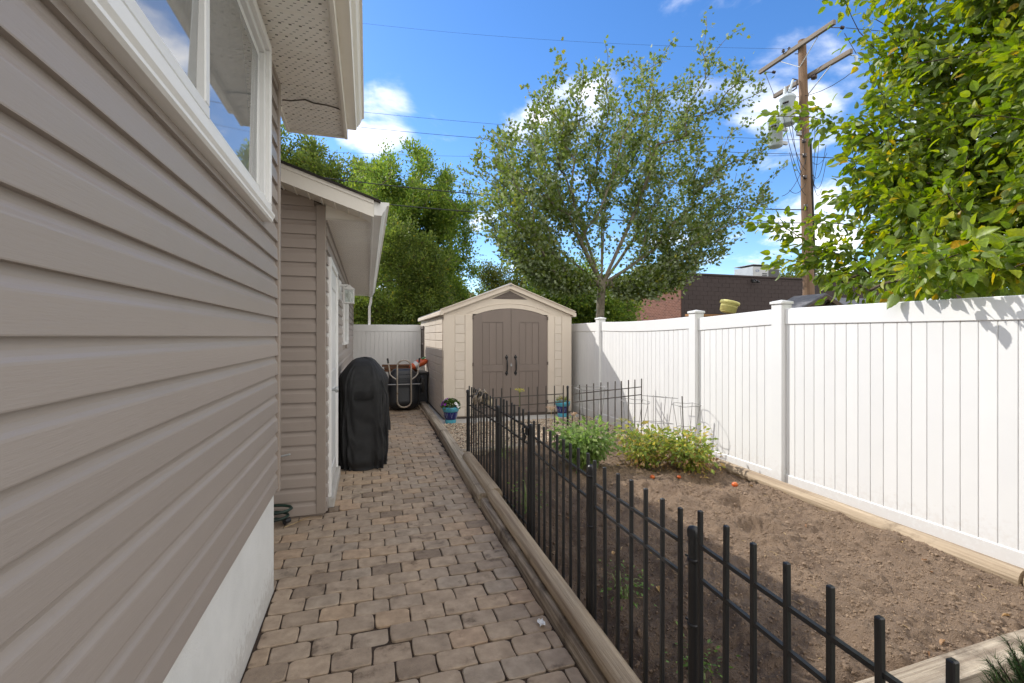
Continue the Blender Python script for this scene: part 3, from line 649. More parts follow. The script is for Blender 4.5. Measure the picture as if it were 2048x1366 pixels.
    mb = MB(); mb.prism([(X+.005, ZS+.001), (.03, ZS+.001), (.03, ZS+.0012), (X+.005, ZS-.008+(.03-X)*SL)], 1, Y0-.012, Y0-.002); mb.build('closure_panel', M['cream_alu'], G)
    # rake: fascia board along the front slope, ribbed sloping soffit under it, roof deck with black shingle edge
    yr = Y0-.30
    def zt(x): return ZS+.10+(xe-x)*SL
    xl = -3.2
    mb = MB(); mb.prism([(xe+.019, zt(xe)-.135), (xe+.019, zt(xe)-.0), (xl, zt(xl)), (xl, zt(xl)-.135)], 1, yr-.02, yr); mb.build('rake_board', M['cream_alu'], G)
    mb = MB(); mb.prism([(xe+.019, zt(xe)-.03), (xe+.019, zt(xe)+.004), (xl, zt(xl)+.004), (xl, zt(xl)-.03)], 1, yr-.028, yr-.0205); mb.build('rake_trim', M['cream_alu'], G)
    x = xe
    while x > -1.7:
        a, b = x-.1, x; zz = lambda q: zt(q)-.105
        mb = MB(); mb.prism([(a, zz(a)), (a+.014, zz(a+.014)-.010), (a+.022, zz(a+.022)), (b, zz(b)), (b, zz(b)+.012), (a, zz(a)+.012)], 1, yr, Y0-.001 if x < X+.03 else Y0+.03); mb.build('soffit_panel', M['cream_alu'], G); x -= .1
    mb = MB(); mb.prism([(xe+.07, zt(xe+.07)+.006), (xl, zt(xl)+.006), (-6.4, zt(xl)-3.2*SL), (-6.4, zt(xl)-3.2*SL+.03), (xl, zt(xl)+.036), (xe+.07, zt(xe+.07)+.022)], 1, yr-.045, Y1+.35); mb.build('roof', M['shingle_black'], G)
    # downspout at the far corner
    mb = MB(); mb.tube([(.085, Y1+.03, ZS-.02), (.075, Y1+.03, ZS-.16), (.045, Y1+.03, ZS-.28), (.04, Y1+.03, .1)], .042, 4, True, False); mb.build('downspout', M['white_paint'], G)
    # rear wall trim
    mb = MB(); mb.box((X-.05, Y1-.04, .02), (X+.022, Y1+.02, ZS-.008), .003); mb.build('corner_trim', M['trim_taupe'], G)
garage()

# ------------------------------------------------------------------ white vinyl fences
def fence_run(F, x, posts, zt, zb=.03, face=-1, tops=None):
    """run along Y at x: posts = list of y (None = no post), planks facing -X"""
    for yp, ztp in posts:
        mb = MB(); mb.box((x-.068, yp-.064, -.05), (x+.06, yp+.064, ztp), .005); p = mb.build('post', M['white_vinyl'], F)
        mb = MB(); mb.box((x-.080, yp-.076, ztp), (x+.072, yp+.076, ztp+.028), .006)
        mb.convex([(x-.076, yp-.072, ztp+.028), (x+.068, yp-.072, ztp+.028), (x+.068, yp+.072, ztp+.028), (x-.076, yp+.072, ztp+.028), (x-.004, yp, ztp+.046)], [[0, 1, 2, 3], [0, 1, 4], [1, 2, 4], [2, 3, 4], [3, 0, 4]])
        mb.build('cap', M['white_vinyl'], p)
def fence_side():
    F = thing('white_fence', (3.9, 5, 0), 'long white vinyl privacy fence of vertical planks beside the garden bed', 'fence')
    x = 3.9
    bays = [(-1.2, 1.21, 1.745, 1.748), (1.21, 3.66, 1.752, 1.772), (3.66, 4.92, 1.772, 1.728), (4.92, 7.43, 1.752, 1.752), (7.43, 9.9, 1.748, 1.745), (9.9, 11.9, 1.745, 1.745)]
    fence_run(F, x, [(1.21, 1.80), (3.66, 1.815), (4.92, 1.785), (7.43, 1.795), (9.9, 1.79)], 1.8)
    for (a, b, za, zb) in bays:
        ya, yb = a+.066, b-.066; sag = -.022 if a == 4.92 else 0; n = 8
        def top(y): t = (y-ya)/(yb-ya); return za+(zb-za)*t+sag*4*t*(1-t)
        # rails follow the slope and the sag
        for (dz0, dz1, nm) in ((-.155, 0, 'top_rail'), (None, None, 'bottom_rail')):
            vs = []; fs = []
            for i in range(n+1):
                y = ya+(yb-ya)*i/n
                z0, z1 = (top(y)+dz0, top(y)+dz1) if dz0 is not None else (.028, .165)
                vs += [(x-.026, y, z0), (x-.03, y, z0+.005), (x-.03, y, z1-.005), (x-.025, y, z1), (x+.025, y, z1), (x+.025, y, z0)]
            for i in range(n):
                for j in range(6): fs.append([i*6+j, i*6+(j+1) % 6, (i+1)*6+(j+1) % 6, (i+1)*6+j][::-1])
            MB().add(vs, fs).build(nm, M['white_vinyl'], F)
        y = yb; k = 0; w0 = .1005
        while y > ya+.01:
            y2 = max(ya, y-w0); z1 = top((y+y2)/2)-.15
            pr = [(x-.004, y2+.0012), (x-.0175, y2+.0012), (x-.0205, y2+.0045), (x-.0205, y-.0045), (x-.0175, y-.0012), (x-.004, y-.0012)]
            MB().prism(pr, 2, .16, z1).build('plank', M['white_vinyl'], F); y = y2
        MB().box((x-.006, ya, .1), (x+.004, yb, min(za, zb)-.1)).build('tongue_strip', M['white_vinyl'], F)
fence_side()
def fence_back():
    F = thing('white_fence', (.45, 11.85, 0), 'short white vinyl fence closing the path between garage and shed', 'fence')
    y = 11.85; xa, xb = -.335, 1.34; zt = 1.785
    MB().box((xa, y-.03, zt-.16), (xb, y+.025, zt), .005).build('top_rail', M['white_vinyl'], F)
    MB().box((xa, y-.03, .03), (xb, y+.025, .17), .005).build('bottom_rail', M['white_vinyl'], F)
    x = xa
    while x < xb-.02:
        x2 = min(xb, x+.1); MB().prism([(x+.0012, y-.004), (x+.0012, y-.0175), (x+.0045, y-.0205), (x2-.0045, y-.0205), (x2-.0012, y-.0175), (x2-.0012, y-.004)], 2, .165, zt-.155).build('plank', M['white_vinyl'], F); x = x2
    MB().box((xa, y-.006, .1), (xb, y+.004, zt-.1)).build('tongue_strip', M['white_vinyl'], F)
fence_back()

# ------------------------------------------------------------------ garden shed
def shed():
    sl = MB(); sl.box((1.16, 7.84, -.03), (3.84, 12.1, .032), .006); meta(sl.build('shed_slab', M['concrete']), 'thin pale concrete slab under the beige shed', 'slab')
    H = thing('garden_shed', (2.5, 10, .032), 'beige resin garden shed with arched brown double doors and gable roof', 'shed')
    x0, x1, y0, y1, ze, zr, xr = 1.276, 3.722, 8.28, 11.87, 1.90, 2.375, 2.495
    zb = .034
    MB().box((x0+.01, y0+.02, zb), (x1-.01, y1-.02, zb+.06)).build('base', M['shed_dark'], H)
    # door opening arc
    dx0, dx1, zs, za = 1.80, 3.235, 1.875, 2.015; cx = (dx0+dx1)/2; hw = (dx1-dx0)/2; sag = za-zs; rad = (hw*hw+sag*sag)/(2*sag)
    def arc(x): return za-rad+math.sqrt(max(0, rad*rad-(x-cx)**2))
    xs = [dx0+(dx1-dx0)*i/18 for i in range(19)]
    def gz(x): return ze+.06+(zr-ze-.06)*(1-abs(x-xr)/(xr-x0))
    # front: two piers and the gable field over the arch
    MB().box((x0, y0, zb+.04), (dx0, y0+.05, ze)).build('front_wall', M['shed_wall'], H)
    MB().box((dx1, y0, zb+.04), (x1, y0+.05, ze)).build('front_wall', M['shed_wall'], H)
    poly = [(x0, ze), (dx0, ze)]+[(x, max(arc(x), ze) if x not in (dx0, dx1) else ze) for x in xs[1:-1]]+[(dx1, ze), (x1, ze), (x1, gz(x1)), (xr, gz(xr)), (x0, gz(x0))]
    MB().prism(poly, 1, y0-.001, y0+.05).build('gable', M['shed_wall'], H)
    # moulded arch line and pier blocks
    mb = MB(); pts = []
    for i in range(25):
        x = x0+.43+(x1-x0-.86)*i/24; d = (x-cx)/(hw+.12); pts.append((x, y0-.002, ze+.005+.20*(1-d*d)))
    mb.tube(pts, .007, 5, False); mb.build('arch_moulding', M['shed_wall'], H)
    for (a, b, nm) in ((x0, x0+.20, 'pier_panel'), (dx0-.14, dx0-.002, 'pier_panel'), (dx1+.002, dx1+.14, 'pier_panel'), (x1-.20, x1, 'pier_panel')):
        MB().box((a, y0-.014, zb+.04), (b, y0, ze-.01), .008).build(nm, M['shed_wall'], H)
    for (a, b) in ((x0+.205, dx0-.145), (dx1+.145, x1-.205)):
        z = zb+.05; n = 11; hh = (ze-.02-z)/n; first = None
        for i in range(n):
            if first is None:
                first = MB().box((a, y0-.010, z), (b, y0, z+hh-.006), .005).build('wall_panel', M['shed_side'], H)
            else: inst(first, (WO[first.name].x, WO[first.name].y, z), H)
            z += hh
    # side walls of moulded blocks
    for (xx, sgn) in ((x0, -1), (x1, 1)):
        MB().box((min(xx, xx-sgn*.05), y0+.05, zb+.04), (max(xx, xx-sgn*.05), y1, ze)).build('side_wall', M['shed_side'], H)
        if sgn > 0: continue
        ncol = 4; nrow = 12; wy = (y1-y0-.08)/ncol; hz = (ze-.03-zb-.04)/nrow; first = None
        for r in range(nrow):
            for c in range(ncol):
                z = zb+.045+r*hz; ya = y0+.06+c*wy
                if c == 3 and .8 < z < 1.72: continue
                if first is None: first = MB().box((xx-.012, ya, z), (xx, ya+wy-.012, z+hz-.009), .006).build('wall_panel', M['shed_side'], H)
                else: inst(first, (WO[first.name].x, ya+(wy-.012)/2, z), H)
    ya, yb = y0+.06+3*wy+.2, y0+.06+4*wy-.12
    f = MB()
    f.box((x0-.025, ya, .95), (x0, ya+.05, 1.68), .004); f.box((x0-.025, yb-.05, .95), (x0, yb, 1.68), .004)
    f.box((x0-.03, ya-.02, 1.68), (x0, yb+.02, 1.75), .004); f.box((x0-.03, ya-.02, .88), (x0, yb+.02, .95), .004); f.box((x0-.02, ya+.05, 1.30), (x0, yb-.05, 1.34), .003); f.box((x0-.02, (ya+yb)/2-.015, .95), (x0, (ya+yb)/2+.015, 1.30)); f.box((x0-.02, (ya+yb)/2-.015, 1.34), (x0, (ya+yb)/2+.015, 1.68))
    wn = f.build('window', M['shed_dark'], H); MB().box((x0-.008, ya+.05, .95), (x0-.002, yb-.05, 1.68)).build('glass_pane', M['glass'], wn)
    # doors
    for side in (-1, 1):
        a, b = (dx0+.006, cx-.003) if side < 0 else (cx+.003, dx1-.006); n = 10
        xs2 = [a+(b-a)*i/n for i in range(n+1)]
        poly = [(a, zb+.05)]+[(b, zb+.05)]+[(x, arc(x)-.006) for x in reversed(xs2)]
        d = MB().prism(poly, 1, y0+.004, y0+.03).build('door', M['shed_door'], H)
        # raised stiles and rails, planks between them
        o1, i1 = (a, b) if side < 0 else (b, a)
        so = (a, a+.17) if side < 0 else (b-.17, b); si = (b-.15, b) if side < 0 else (a, a+.15)
        def arcprism(xa, xb, z0, y_a, y_b, nm):
            q = [xa+(xb-xa)*i/6 for i in range(7)]; MB().prism([(xa, z0), (xb, z0)]+[(x, arc(x)-.008) for x in reversed(q)], 1, y_a, y_b).build(nm, M['shed_door'], d)
        arcprism(so[0], so[1], zb+.055, y0-.008, y0+.004, 'stile'); arcprism(si[0], si[1], zb+.055, y0-.008, y0+.004, 'stile')
        pa, pb = (so[1], si[0]) if side < 0 else (si[1], so[0])
        arcprism(pa+.0005, pb-.0005, 1.76, y0-.0075, y0+.004, 'rail')
        MB().box((pa+.0005, y0-.0075, .86), (pb-.0005, y0+.004, .98), .003).build('rail', M['shed_door'], d)
        MB().box((pa+.0005, y0-.0075, zb+.056), (pb-.0005, y0+.004, .16), .003).build('rail', M['shed_door'], d)
        for (z0, z1) in ((.166, .854), (.986, 1.754)):
            wq = (pb-pa)/3
            for k in range(3): MB().box((pa+k*wq+.005, y0-.002, z0), (pa+(k+1)*wq-.005, y0+.004, z1), .003).build('plank', M['shed_door'], d)
        hx = cx+side*.085; hd = MB()
        hd.tube([(hx, y0-.012, .845), (hx, y0-.045, .87), (hx, y0-.056, .92), (hx, y0-.058, .975), (hx, y0-.056, 1.03), (hx, y0-.045, 1.08), (hx, y0-.012, 1.105)], [.009, .011, .014, .017, .014, .011, .009], 8)
        for zz in (.83, 1.12): hd.lathe([(0, -.02), (.024, -.016), (.03, 0), (.022, .012), (0, .016)], (hx, y0-.012, zz), 12, True, Matrix.Rotation(PI/2, 3, 'X')); hd.box((hx-.012, y0-.016, zz-.045), (hx+.012, y0-.008, zz+.045), .003)
        hd.build('handle', M['black_metal'], d)
        for zz in (.28, 1.0, 1.84): MB().box((o1-.014, y0-.022, zz-.03), (o1+.014, y0-.0142, zz+.03), .002).build('hinge', M['shed_dark'], d)
    MB().box((cx-.016, y0-.028, .955), (cx+.016, y0-.010, .99), .004).tube([(cx-.010, y0-.02, .99), (cx-.010, y0-.02, 1.005), (cx, y0-.02, 1.013), (cx+.010, y0-.02, 1.005), (cx+.010, y0-.02, .99)], .003, 6).build('padlock', M['alu'], H)
    # gable vent
    vb, vt, vw = 2.185, 2.335, .34
    v = MB().prism([(xr-vw, vb), (xr+vw, vb), (xr, vt)], 1, y0-.006, y0-.0015).build('gable_vent', M['shed_dark'], H)
    for i in range(5):
        z = vb+.012+i*.024; hwid = vw*(vt-z-.02)/(vt-vb)
        if hwid > .03: MB().box((xr-hwid, y0-.014, z), (xr+hwid, y0-.0065, z+.011), .001).build('slat', M['shed_door'], v)
    for i in range(-3, 4):
        if i and abs(i) < 3: MB().box((xr+i*.08-.003, y0-.011, vb+.006), (xr+i*.08+.003, y0-.0063, vb+(vt-vb)*(1-abs(i*.08)/vw)-.012)).build('slat', M['shed_dark'], v)
    # roof: two panels per slope, beige rakes, eave troughs
    ov = .055
    for sgn in (-1, 1):
        xe = x0-ov if sgn < 0 else x1+ov; zE = ze+.035; zR = zr+.045
        def line(x): t = (x-xe)/(xr-xe); return zE+(zR-zE)*t
        def slab(xa, xb, dz0, dz1, ya, yb, nm, m): MB().prism([(xa, line(xa)+dz0), (xb, line(xb)+dz0), (xb, line(xb)+dz1), (xa, line(xa)+dz1)], 1, ya, yb).build(nm, m, H)
        for k in range(4):
            ya = y0-.03+k*(y1-y0+.1)/4; yb = ya+(y1-y0+.1)/4-.012
            slab(xe+sgn*0-.0*sgn, xr, 0, .022, ya, yb, 'roof_panel', M['shed_roof'])
            slab(xe, xr, .0225, .034, yb-.03, yb+.012, 'roof_rib', M['shed_roof'])
        slab(xe, xr, -.052, .03, y0-.062, y0-.031, 'rake_board', M['shed_wall'])
        slab(xe, xr, .0305, .045, y0-.085, y0-.02, 'rake_cap', M['shed_wall'])
        a, b = (xe-.018, xe+.045) if sgn < 0 else (xe-.045, xe+.018)
        MB().box((a, y0-.074, zE-.062), (b, y1+.08, zE+.012), .006).build('eave_trim', M['shed_wall'], H)
    MB().tube([(xr, y0-.07, zr+.07), (xr, y1+.06, zr+.07)], .035, 8).build('ridge_cap', M['shed_roof'], H)
    MB().prism([(x0, ze), (x1, ze), (xr, zr+.03)], 1, y1-.05, y1).build('back_wall', M['shed_side'], H)
    MB().box((x0, y1-.05, zb), (x1, y1, ze)).build('back_wall', M['shed_side'], H)
shed()

# ------------------------------------------------------------------ edging timbers
def timber_box(p, q, wd, z0, z1, mat, label, group, b=.012, name='landscape_timber'):
    """squared timber from p to q (x, y): built along its own Y axis so the grain follows it"""
    P, Q = Vector((*p, 0)), Vector((*q, 0)); L_ = (Q-P).length; ang = math.atan2(Q.x-P.x, Q.y-P.y)
    n = 14; mb = MB(); rs = random.Random(hash(label) % 1000 if False else len(label)*7+int(p[1]*10)); sec = [(-.5, 0), (.5, 0), (.5, .82), (.40, 1), (-.40, 1), (-.5, .82)]
    vs = []; fs = []
    for i in range(n+1):
        jx = rs.uniform(-.002, .002); jz = rs.uniform(-.003, .002)
        for (a, c) in sec: vs.append((a*wd+jx, L_*i/n, z0+(z1-z0)*c+(jz if c > .5 else 0)))
    m = len(sec)
    for i in range(n):
        for j in range(m): fs.append([i*m+j, (i+1)*m+j, (i+1)*m+(j+1) % m, i*m+(j+1) % m][::-1])
    fs.append(list(range(m))); fs.append([n*m+j for j in range(m)][::-1])
    fs = [f[::-1] for f in fs]; mb.add(vs, fs); me = mb.mesh(name)
    o = link_mesh(name, me, mat, None, (p[0], p[1], 0)); o.rotation_euler = (0, 0, -ang)
    return meta(o, label, 'timber', group)
def timber_log(p, q, r, z, mat, label, group, flat=True):
    P, Q = Vector((*p, 0)), Vector((*q, 0)); L_ = (Q-P).length; ang = math.atan2(Q.x-P.x, Q.y-P.y); n = 16; k = 16; vs = []; fs = []; rs = random.Random(int(p[0]*100+p[1]*10))
    for i in range(n+1):
        rr = r*(1+rs.uniform(-.012, .012))
        for j in range(k):
            a = 2*PI*j/k; zz = math.sin(a)*rr; 
            if flat and zz < -.8*r: zz = -.8*r
            vs.append((math.cos(a)*rr, L_*i/n, z+zz))
    for i in range(n):
        for j in range(k): fs.append([i*k+j, (i+1)*k+j, (i+1)*k+(j+1) % k, i*k+(j+1) % k])
    mb = MB().add(vs, [f[::-1] for f in fs], True); mb.add(vs[:k], [list(range(k))]); mb.add(vs[-k:], [list(range(k))[::-1]])
    mb.f = [f[::-1] for f in mb.f]
    o = link_mesh('landscape_timber', mb.mesh('landscape_timber'), mat, None, (p[0], p[1], 0)); o.rotation_euler = (0, 0, -ang); return meta(o, label, 'timber', group)
GT = 'timbers edging the path and garden'
timber_box((.94, -1.1), (1.003, 4.03), .115, -.02, .085, M['timber_dark'], 'dark wet looking squared timber under the round log beside the pavers', GT)
timber_box((1.0, 4.05), (1.085, 7.0), .13, -.02, .118, M['timber'], 'pale squared timber between path and gravel, its end butting the dark one', GT)
timber_box((1.086, 7.01), (1.125, 10.15), .13, -.02, .115, M['timber'], 'pale squared timber leading past the shed corner towards the wheelbarrow', GT)
timber_log((.905, -1.0), (1.035, 3.93), .052, .130, M['log'], 'long round log edging lying along the foot of the near black fence', GT)
timber_log((1.062, 3.95), (1.095, 5.30), .062, .125, M['log'], 'short round log beside the fence corner and the gravel', GT)
timber_box((1.08, 5.66), (3.75, 5.86), .11, -.02, .12, M['timber'], 'timber crosspiece dividing gravel from the back of the soil bed', GT)
timber_log((3.60, 1.72), (3.70, 5.5), .060, .105, M['log'], 'round log running along the base of the white fence', GT)
timber_log((3.585, -.2), (3.60, 1.70), .060, .112, M['log'], 'nearer round log by the white fence, partly out of view', GT)
timber_box((3.55, -.2), (3.60, 3.0), .16, -.03, .045, M['timber'], 'low squared timber lying under the round log by the white fence', GT)
timber_box((1.0, 1.30), (3.50, 1.36), .15, -.03, .135, M['timber'], 'sunlit squared timber across the near end of the soil bed', GT)

# ------------------------------------------------------------------ black metal garden fence
GP = 'black metal fence panels round the garden bed'; GPO = 'black round posts of the garden fence'
def panel(p, q, n, ztop, label, rails=(.115, .225), bottom=False, zb=-.02, mat='black_metal', pw=.0076, lean=0.0, name='garden_fence', ends=True):
    P, Q = Vector((*p, 0)), Vector((*q, 0)); T = thing(name, P, label, 'garden fence', GP); D = Q-P; ang = math.atan2(D.y, D.x); Rz = Matrix.Rotation(ang, 3, 'Z')
    first = None; m = M[mat]
    def zl(t): return ztop+lean*t
    for i in range(n):
        t = i/(n-1); o = P+D*t; zt = zl(t)
        if first is None:
            mb = MB(); mb.box((-pw, -pw, zb), (pw, pw, zt), .0025); first = link_mesh('picket', mb.mesh('picket'), m, T, o)
            first.rotation_euler = (0, 0, ang)
        else:
            c = inst(first, o+Vector((0, 0, zt-ztop+random.uniform(-.004, .004))), T); c.rotation_euler = (random.uniform(-.006, .006), random.uniform(-.006, .006), ang)
    L_ = D.length
    for rz in rails:
        mb = MB(); vs = []; h = .0065
        mb.tube([P+D.normalized()*(pw*.5)+Vector((0, 0, zl(0)-rz)), Q-D.normalized()*(pw*.5)+Vector((0, 0, zl(1)-rz))], .0085, 4, True, False); mb.build('rail', m, T)
    if bottom: MB().tube([P+Vector((0, 0, .09)), Q+Vector((0, 0, .09))], .008, 4, True, False).build('rail', m, T)
    return T
def fpost(x, y, zt, label, r=.0165, collar=()):
    T = thing('fence_post', (x, y, 0), label, 'fence post', GPO)
    MB().lathe([(r, -.05), (r, zt-.03), ], (x, y, 0), 14).build('tube', M['black_metal'], T)
    MB().lathe([(r*1.18, zt-.034), (r*1.2, zt-.012), (r*.95, zt-.002), (0, zt+.003), ], (x, y, 0), 14).add([(x+r*1.18*math.cos(2*PI*j/14), y+r*1.18*math.sin(2*PI*j/14), zt-.034) for j in range(14)], [list(range(14))[::-1]]).build('cap', M['black_metal'], T)
    for zc in collar: MB().lathe([(r, zc-.006), (r*1.18, zc-.005), (r*1.18, zc+.005), (r, zc+.006)], (x, y, 0), 14).tube([(x+.0, y+r, zc), (x-.002, y+r+.02, zc)], .004, 6).tube([(x, y-r, zc), (x+.002, y-r-.016, zc)], .004, 6).build('clip', M['black_metal'], T)
    return T
panel((1.042, 1.295), (.985, .455), 8, .93, 'closest black fence panel, running out of the picture at the bottom')
fpost(1.062, 1.355, .853, 'thick round post with domed cap in the foreground, dividing the two closest panels', .0175, (.74, .52))
panel((1.062, 2.085), (1.055, 1.415), 7, .895, 'second closest black fence panel beside the turned soil')
fpost(1.072, 2.145, .856, 'round post with chrome looking clip in front of the leafy green tomato plant', .0165, (.80, .55))
panel((1.132, 3.16), (1.080, 2.20), 9, .90, 'black fence panel between the gate and the clipped post')
fpost(1.142, 3.245, .862, 'round gate post carrying the black latch', .0165)
panel((1.158, 4.13), (1.145, 3.33), 8, .945, 'black fence gate with latch and low bottom rail', (.125, .245), True, name='garden_gate')
fpost(1.160, 4.215, .858, 'hinge post of the small black gate', .0165, (.70,))
panel((1.155, 5.50), (1.160, 4.29), 11, .915, 'far black fence panel with the glove hung over it')
fpost(1.15, 5.565, .86, 'corner post beside the gravel where the two fence lines meet', .0165)
panel((1.225, 5.58), (2.46, 5.74), 11, .86, 'worn dark panel standing across in front of the shed doors', mat='rust_black', pw=.0068)
fpost(2.53, 5.745, .85, 'thin middle post between the two back panels', .014)
panel((2.60, 5.75), (3.74, 5.90), 11, .85, 'worn dark panel ending against the white fence', mat='rust_black', pw=.0068, lean=.045)
mb = MB(); lx, ly, lz = 1.138, 3.30, .80
mb.box((lx-.018, ly-.035, lz-.03), (lx+.012, ly+.03, lz+.03), .004)
for (dy, dz) in ((.03, .035), (.06, .0), (.03, -.035)): mb.tube([(lx+.012*math.cos(a)-.022, ly+dy+.0, lz+dz+.016*math.sin(a)) if False else (lx-.024, ly+dy+.016*math.cos(a), lz+dz+.016*math.sin(a)) for a in [2*PI*i/10 for i in range(11)]], .005, 5, False)
mb.tube([(lx-.02, ly, lz-.03), (lx-.03, ly+.01, lz-.07), (lx-.025, ly+.02, lz-.09)], .006, 6)
meta(mb.build('gate_latch', M['black_metal']), 'black looped latch clipped on the gate post', 'latch')

# ------------------------------------------------------------------ covered grill by the garage door
def grill():
    T = thing('covered_grill', (-.03, 6.2, 0), 'barbecue grill under a draped black cloth cover against the garage wall', 'grill')
    cx, cy = -.045, 6.18; nz, na = 72, 220
    prof = [(0, 1.02), (.10, 1.035), (.35, 1.03), (.6, 1.0), (.80, .985), (.90, .965), (.98, .92), (1.06, .84), (1.13, .72), (1.19, .54), (1.22, .36), (1.236, .16), (1.24, .0)]
    zs = [p[0] for p in prof]; ss = [p[1] for p in prof]; V = []; F = []
    for i in range(nz):
        t = i/(nz-1); z = 1.24*(1-(1-t)**1.4); sr = np.interp(z, zs, ss)
        for j in range(na):
            a = 2*PI*j/na; ca, sa = math.cos(a), math.sin(a); e = .42
            px = .265*math.copysign(abs(ca)**e, ca); py = .66*math.copysign(abs(sa)**e, sa)
            sy = 1.0 if z < .86 else np.interp(z, [.90, 1.02, 1.10, 1.17, 1.215, 1.24], [1.0, .96, .88, .76, .62, .0]); sx = sr if z < 1.2 else sr
            fold = max(0, 1-z/1.0); f = 1+fold*(.030*math.sin(a*11+1.3*math.sin(a*3)+z*1.5)+.020*math.sin(a*23+z*2))+.007*math.sin(a*7+z*9)
            f += -.05*math.exp(-((z-.03)/.05)**2)+.02*math.exp(-((z-.14)/.07)**2)*math.sin(a*19)
            wr = float(fbm(np.array([j*.16+3*math.sin(z*2)]), np.array([z*3.2+j*.02]), 17, 4)[0]); f += .15*wr*(.35+.65*min(1, fold+.35))
            hood = .045*math.exp(-((z-1.0)/.10)**2)*(1 if abs(sa) < .8 else .3)
            tilt = .02*math.sin(2.2*a)*z
            V.append((max(cx+px*sx*f+hood*ca, -.312), cy+py*sy*f, max(z, .006)+tilt*.3))
    for i in range(nz-1):
        for j in range(na): F.append([i*na+j, i*na+(j+1) % na, (i+1)*na+(j+1) % na, (i+1)*na+j])
    mb = MB().add(V, F, True); o = mb.build('cover', M['cover'], T)
    # stitched vent flap on the near end and hem seam down the front edge
    y = cy-.66*.985-.012; f = MB(); n = 8; vs = []
    for i in range(n+1):
        x = cx-.09+.20*i/n; bow = .010*math.sin(PI*i/n)
        vs += [(x*.9+cx*.1, y+.045, 1.02), (x, y-.030-bow, .80+.008*math.sin(i)), (x, y+.02-bow, .795+.008*math.sin(i))]
    f.add(vs, [[i*3+k, (i+1)*3+k, (i+1)*3+k+1, i*3+k+1] for i in range(n) for k in (0, 1)], True); f.build('flap', M['cover'], T)
    MB().tube([(cx+.252, y+.03, .08), (cx+.262, y+.02, .5), (cx+.255, y+.02, .82), (cx+.20, y+.05, 1.0)], .007, 6).build('seam', M['cover'], T)
    g = MB(); vs = []
    for i in range(7):
        t = i/6; vs += [(cx+.262+.014*math.sin(t*3), cy+.10+.02*math.sin(i), .30+.62*t), (cx+.335-.04*t+.006*math.sin(i*2), cy+.16+.03*math.sin(i*1.7), .28+.64*t)]
    g.add(vs, [[2*i, 2*i+1, 2*i+3, 2*i+2] for i in range(6)], True); g.build('loose_panel', M['cover'], T)
grill()

# ------------------------------------------------------------------ end of the path: cart stood on its nose, bin, boards, bag
def cart():
    T = thing('wheelbarrow', (.70, 9.75, 0), 'black two wheeled yard cart stood up on its nose with silver tube frame facing out', 'wheelbarrow')
    cx, y = .70, 9.72; V = []; F = []; nz, na = 18, 40
    for i in range(nz):
        t = i/(nz-1); z = .03+.80*t; wd = .33*np.interp(t, [0, .1, .5, .9, 1], [.72, .95, 1.0, .82, .55]); dp = np.interp(t, [0, .15, .7, 1], [.18, .27, .24, .12])
        for j in range(na):
            a = 2*PI*j/na; ca, sa = math.cos(a), math.sin(a); V.append((cx+wd*math.copysign(abs(ca)**.5, ca), y+.20+dp*math.copysign(abs(sa)**.6, sa)+.06*t, z))
    for i in range(nz-1):
        for j in range(na): F.append([i*na+j, i*na+(j+1) % na, (i+1)*na+(j+1) % na, (i+1)*na+j])
    F.append(list(range(na))[::-1]); F.append([(nz-1)*na+j for j in range(na)]); MB().add(V, F, True).build('tray', M['black_plastic'], T)
    for z in (.50, .58, .66, .74): MB().box((cx-.12, y-.09, z-.006), (cx+.12, y-.055, z+.006), .003).build('tray_rib', M['black_plastic'], T)
    pts = []; w_ = .135; yy = y-.12
    for i in range(9): a = PI+PI*i/8; pts.append((cx+w_*math.cos(a), yy, .15+w_*.9*math.sin(a)+.06))
    right = [(cx+w_, yy, z) for z in (.3, .5, .7, .88)]; left = [(cx-w_, yy, z) for z in (.88, .7, .5, .3)]
    top = [(cx+w_*math.cos(PI*i/8), yy+.02, .90+.13*math.sin(PI*i/8)) for i in range(9)]
    loop = pts+right+top+left+[pts[0]]; MB().tube(loop, .017, 8, False).build('frame', M['rusty_tube'], T)
    MB().tube([(cx-.34, yy+.015, .545), (cx+.34, yy+.015, .545)], .012, 8).build('axle', M['wire'], T)
    for s in (-1, 1):
        Rm = Matrix.Rotation(PI/2, 3, 'Y')
        wl = MB().lathe([(.105, -.028), (.15, -.034), (.172, -.02), (.176, 0), (.172, .02), (.15, .034), (.105, .028), (.105, -.028)], (cx+s*.355, yy+.02, .545), 26, True, Rm).build('wheel', M['rubber'], T)
        MB().lathe([(0, -.02), (.03, -.024), (.06, -.008), (.106, -.02), (.106, .02), (.06, .008), (.03, .024), (0, .02)], (cx+s*.355, yy+.02, .545), 20, True, Rm).build('rim', M['alu'], wl)
        MB().tube([(cx+s*.14, yy+.01, .64), (cx+s*.22, yy+.03, .69), (cx+s*.27, yy+.06, .74), (cx+s*.285, yy+.10, .86), (cx+s*.305, yy+.13, .98)], .014, 8).build('handle', M['rusty_tube'], T)
        MB().tube([(cx+s*.303, yy+.127, .965), (cx+s*.318, yy+.15, 1.06)], .018, 8).build('grip', M['black_plastic'], T)
cart()
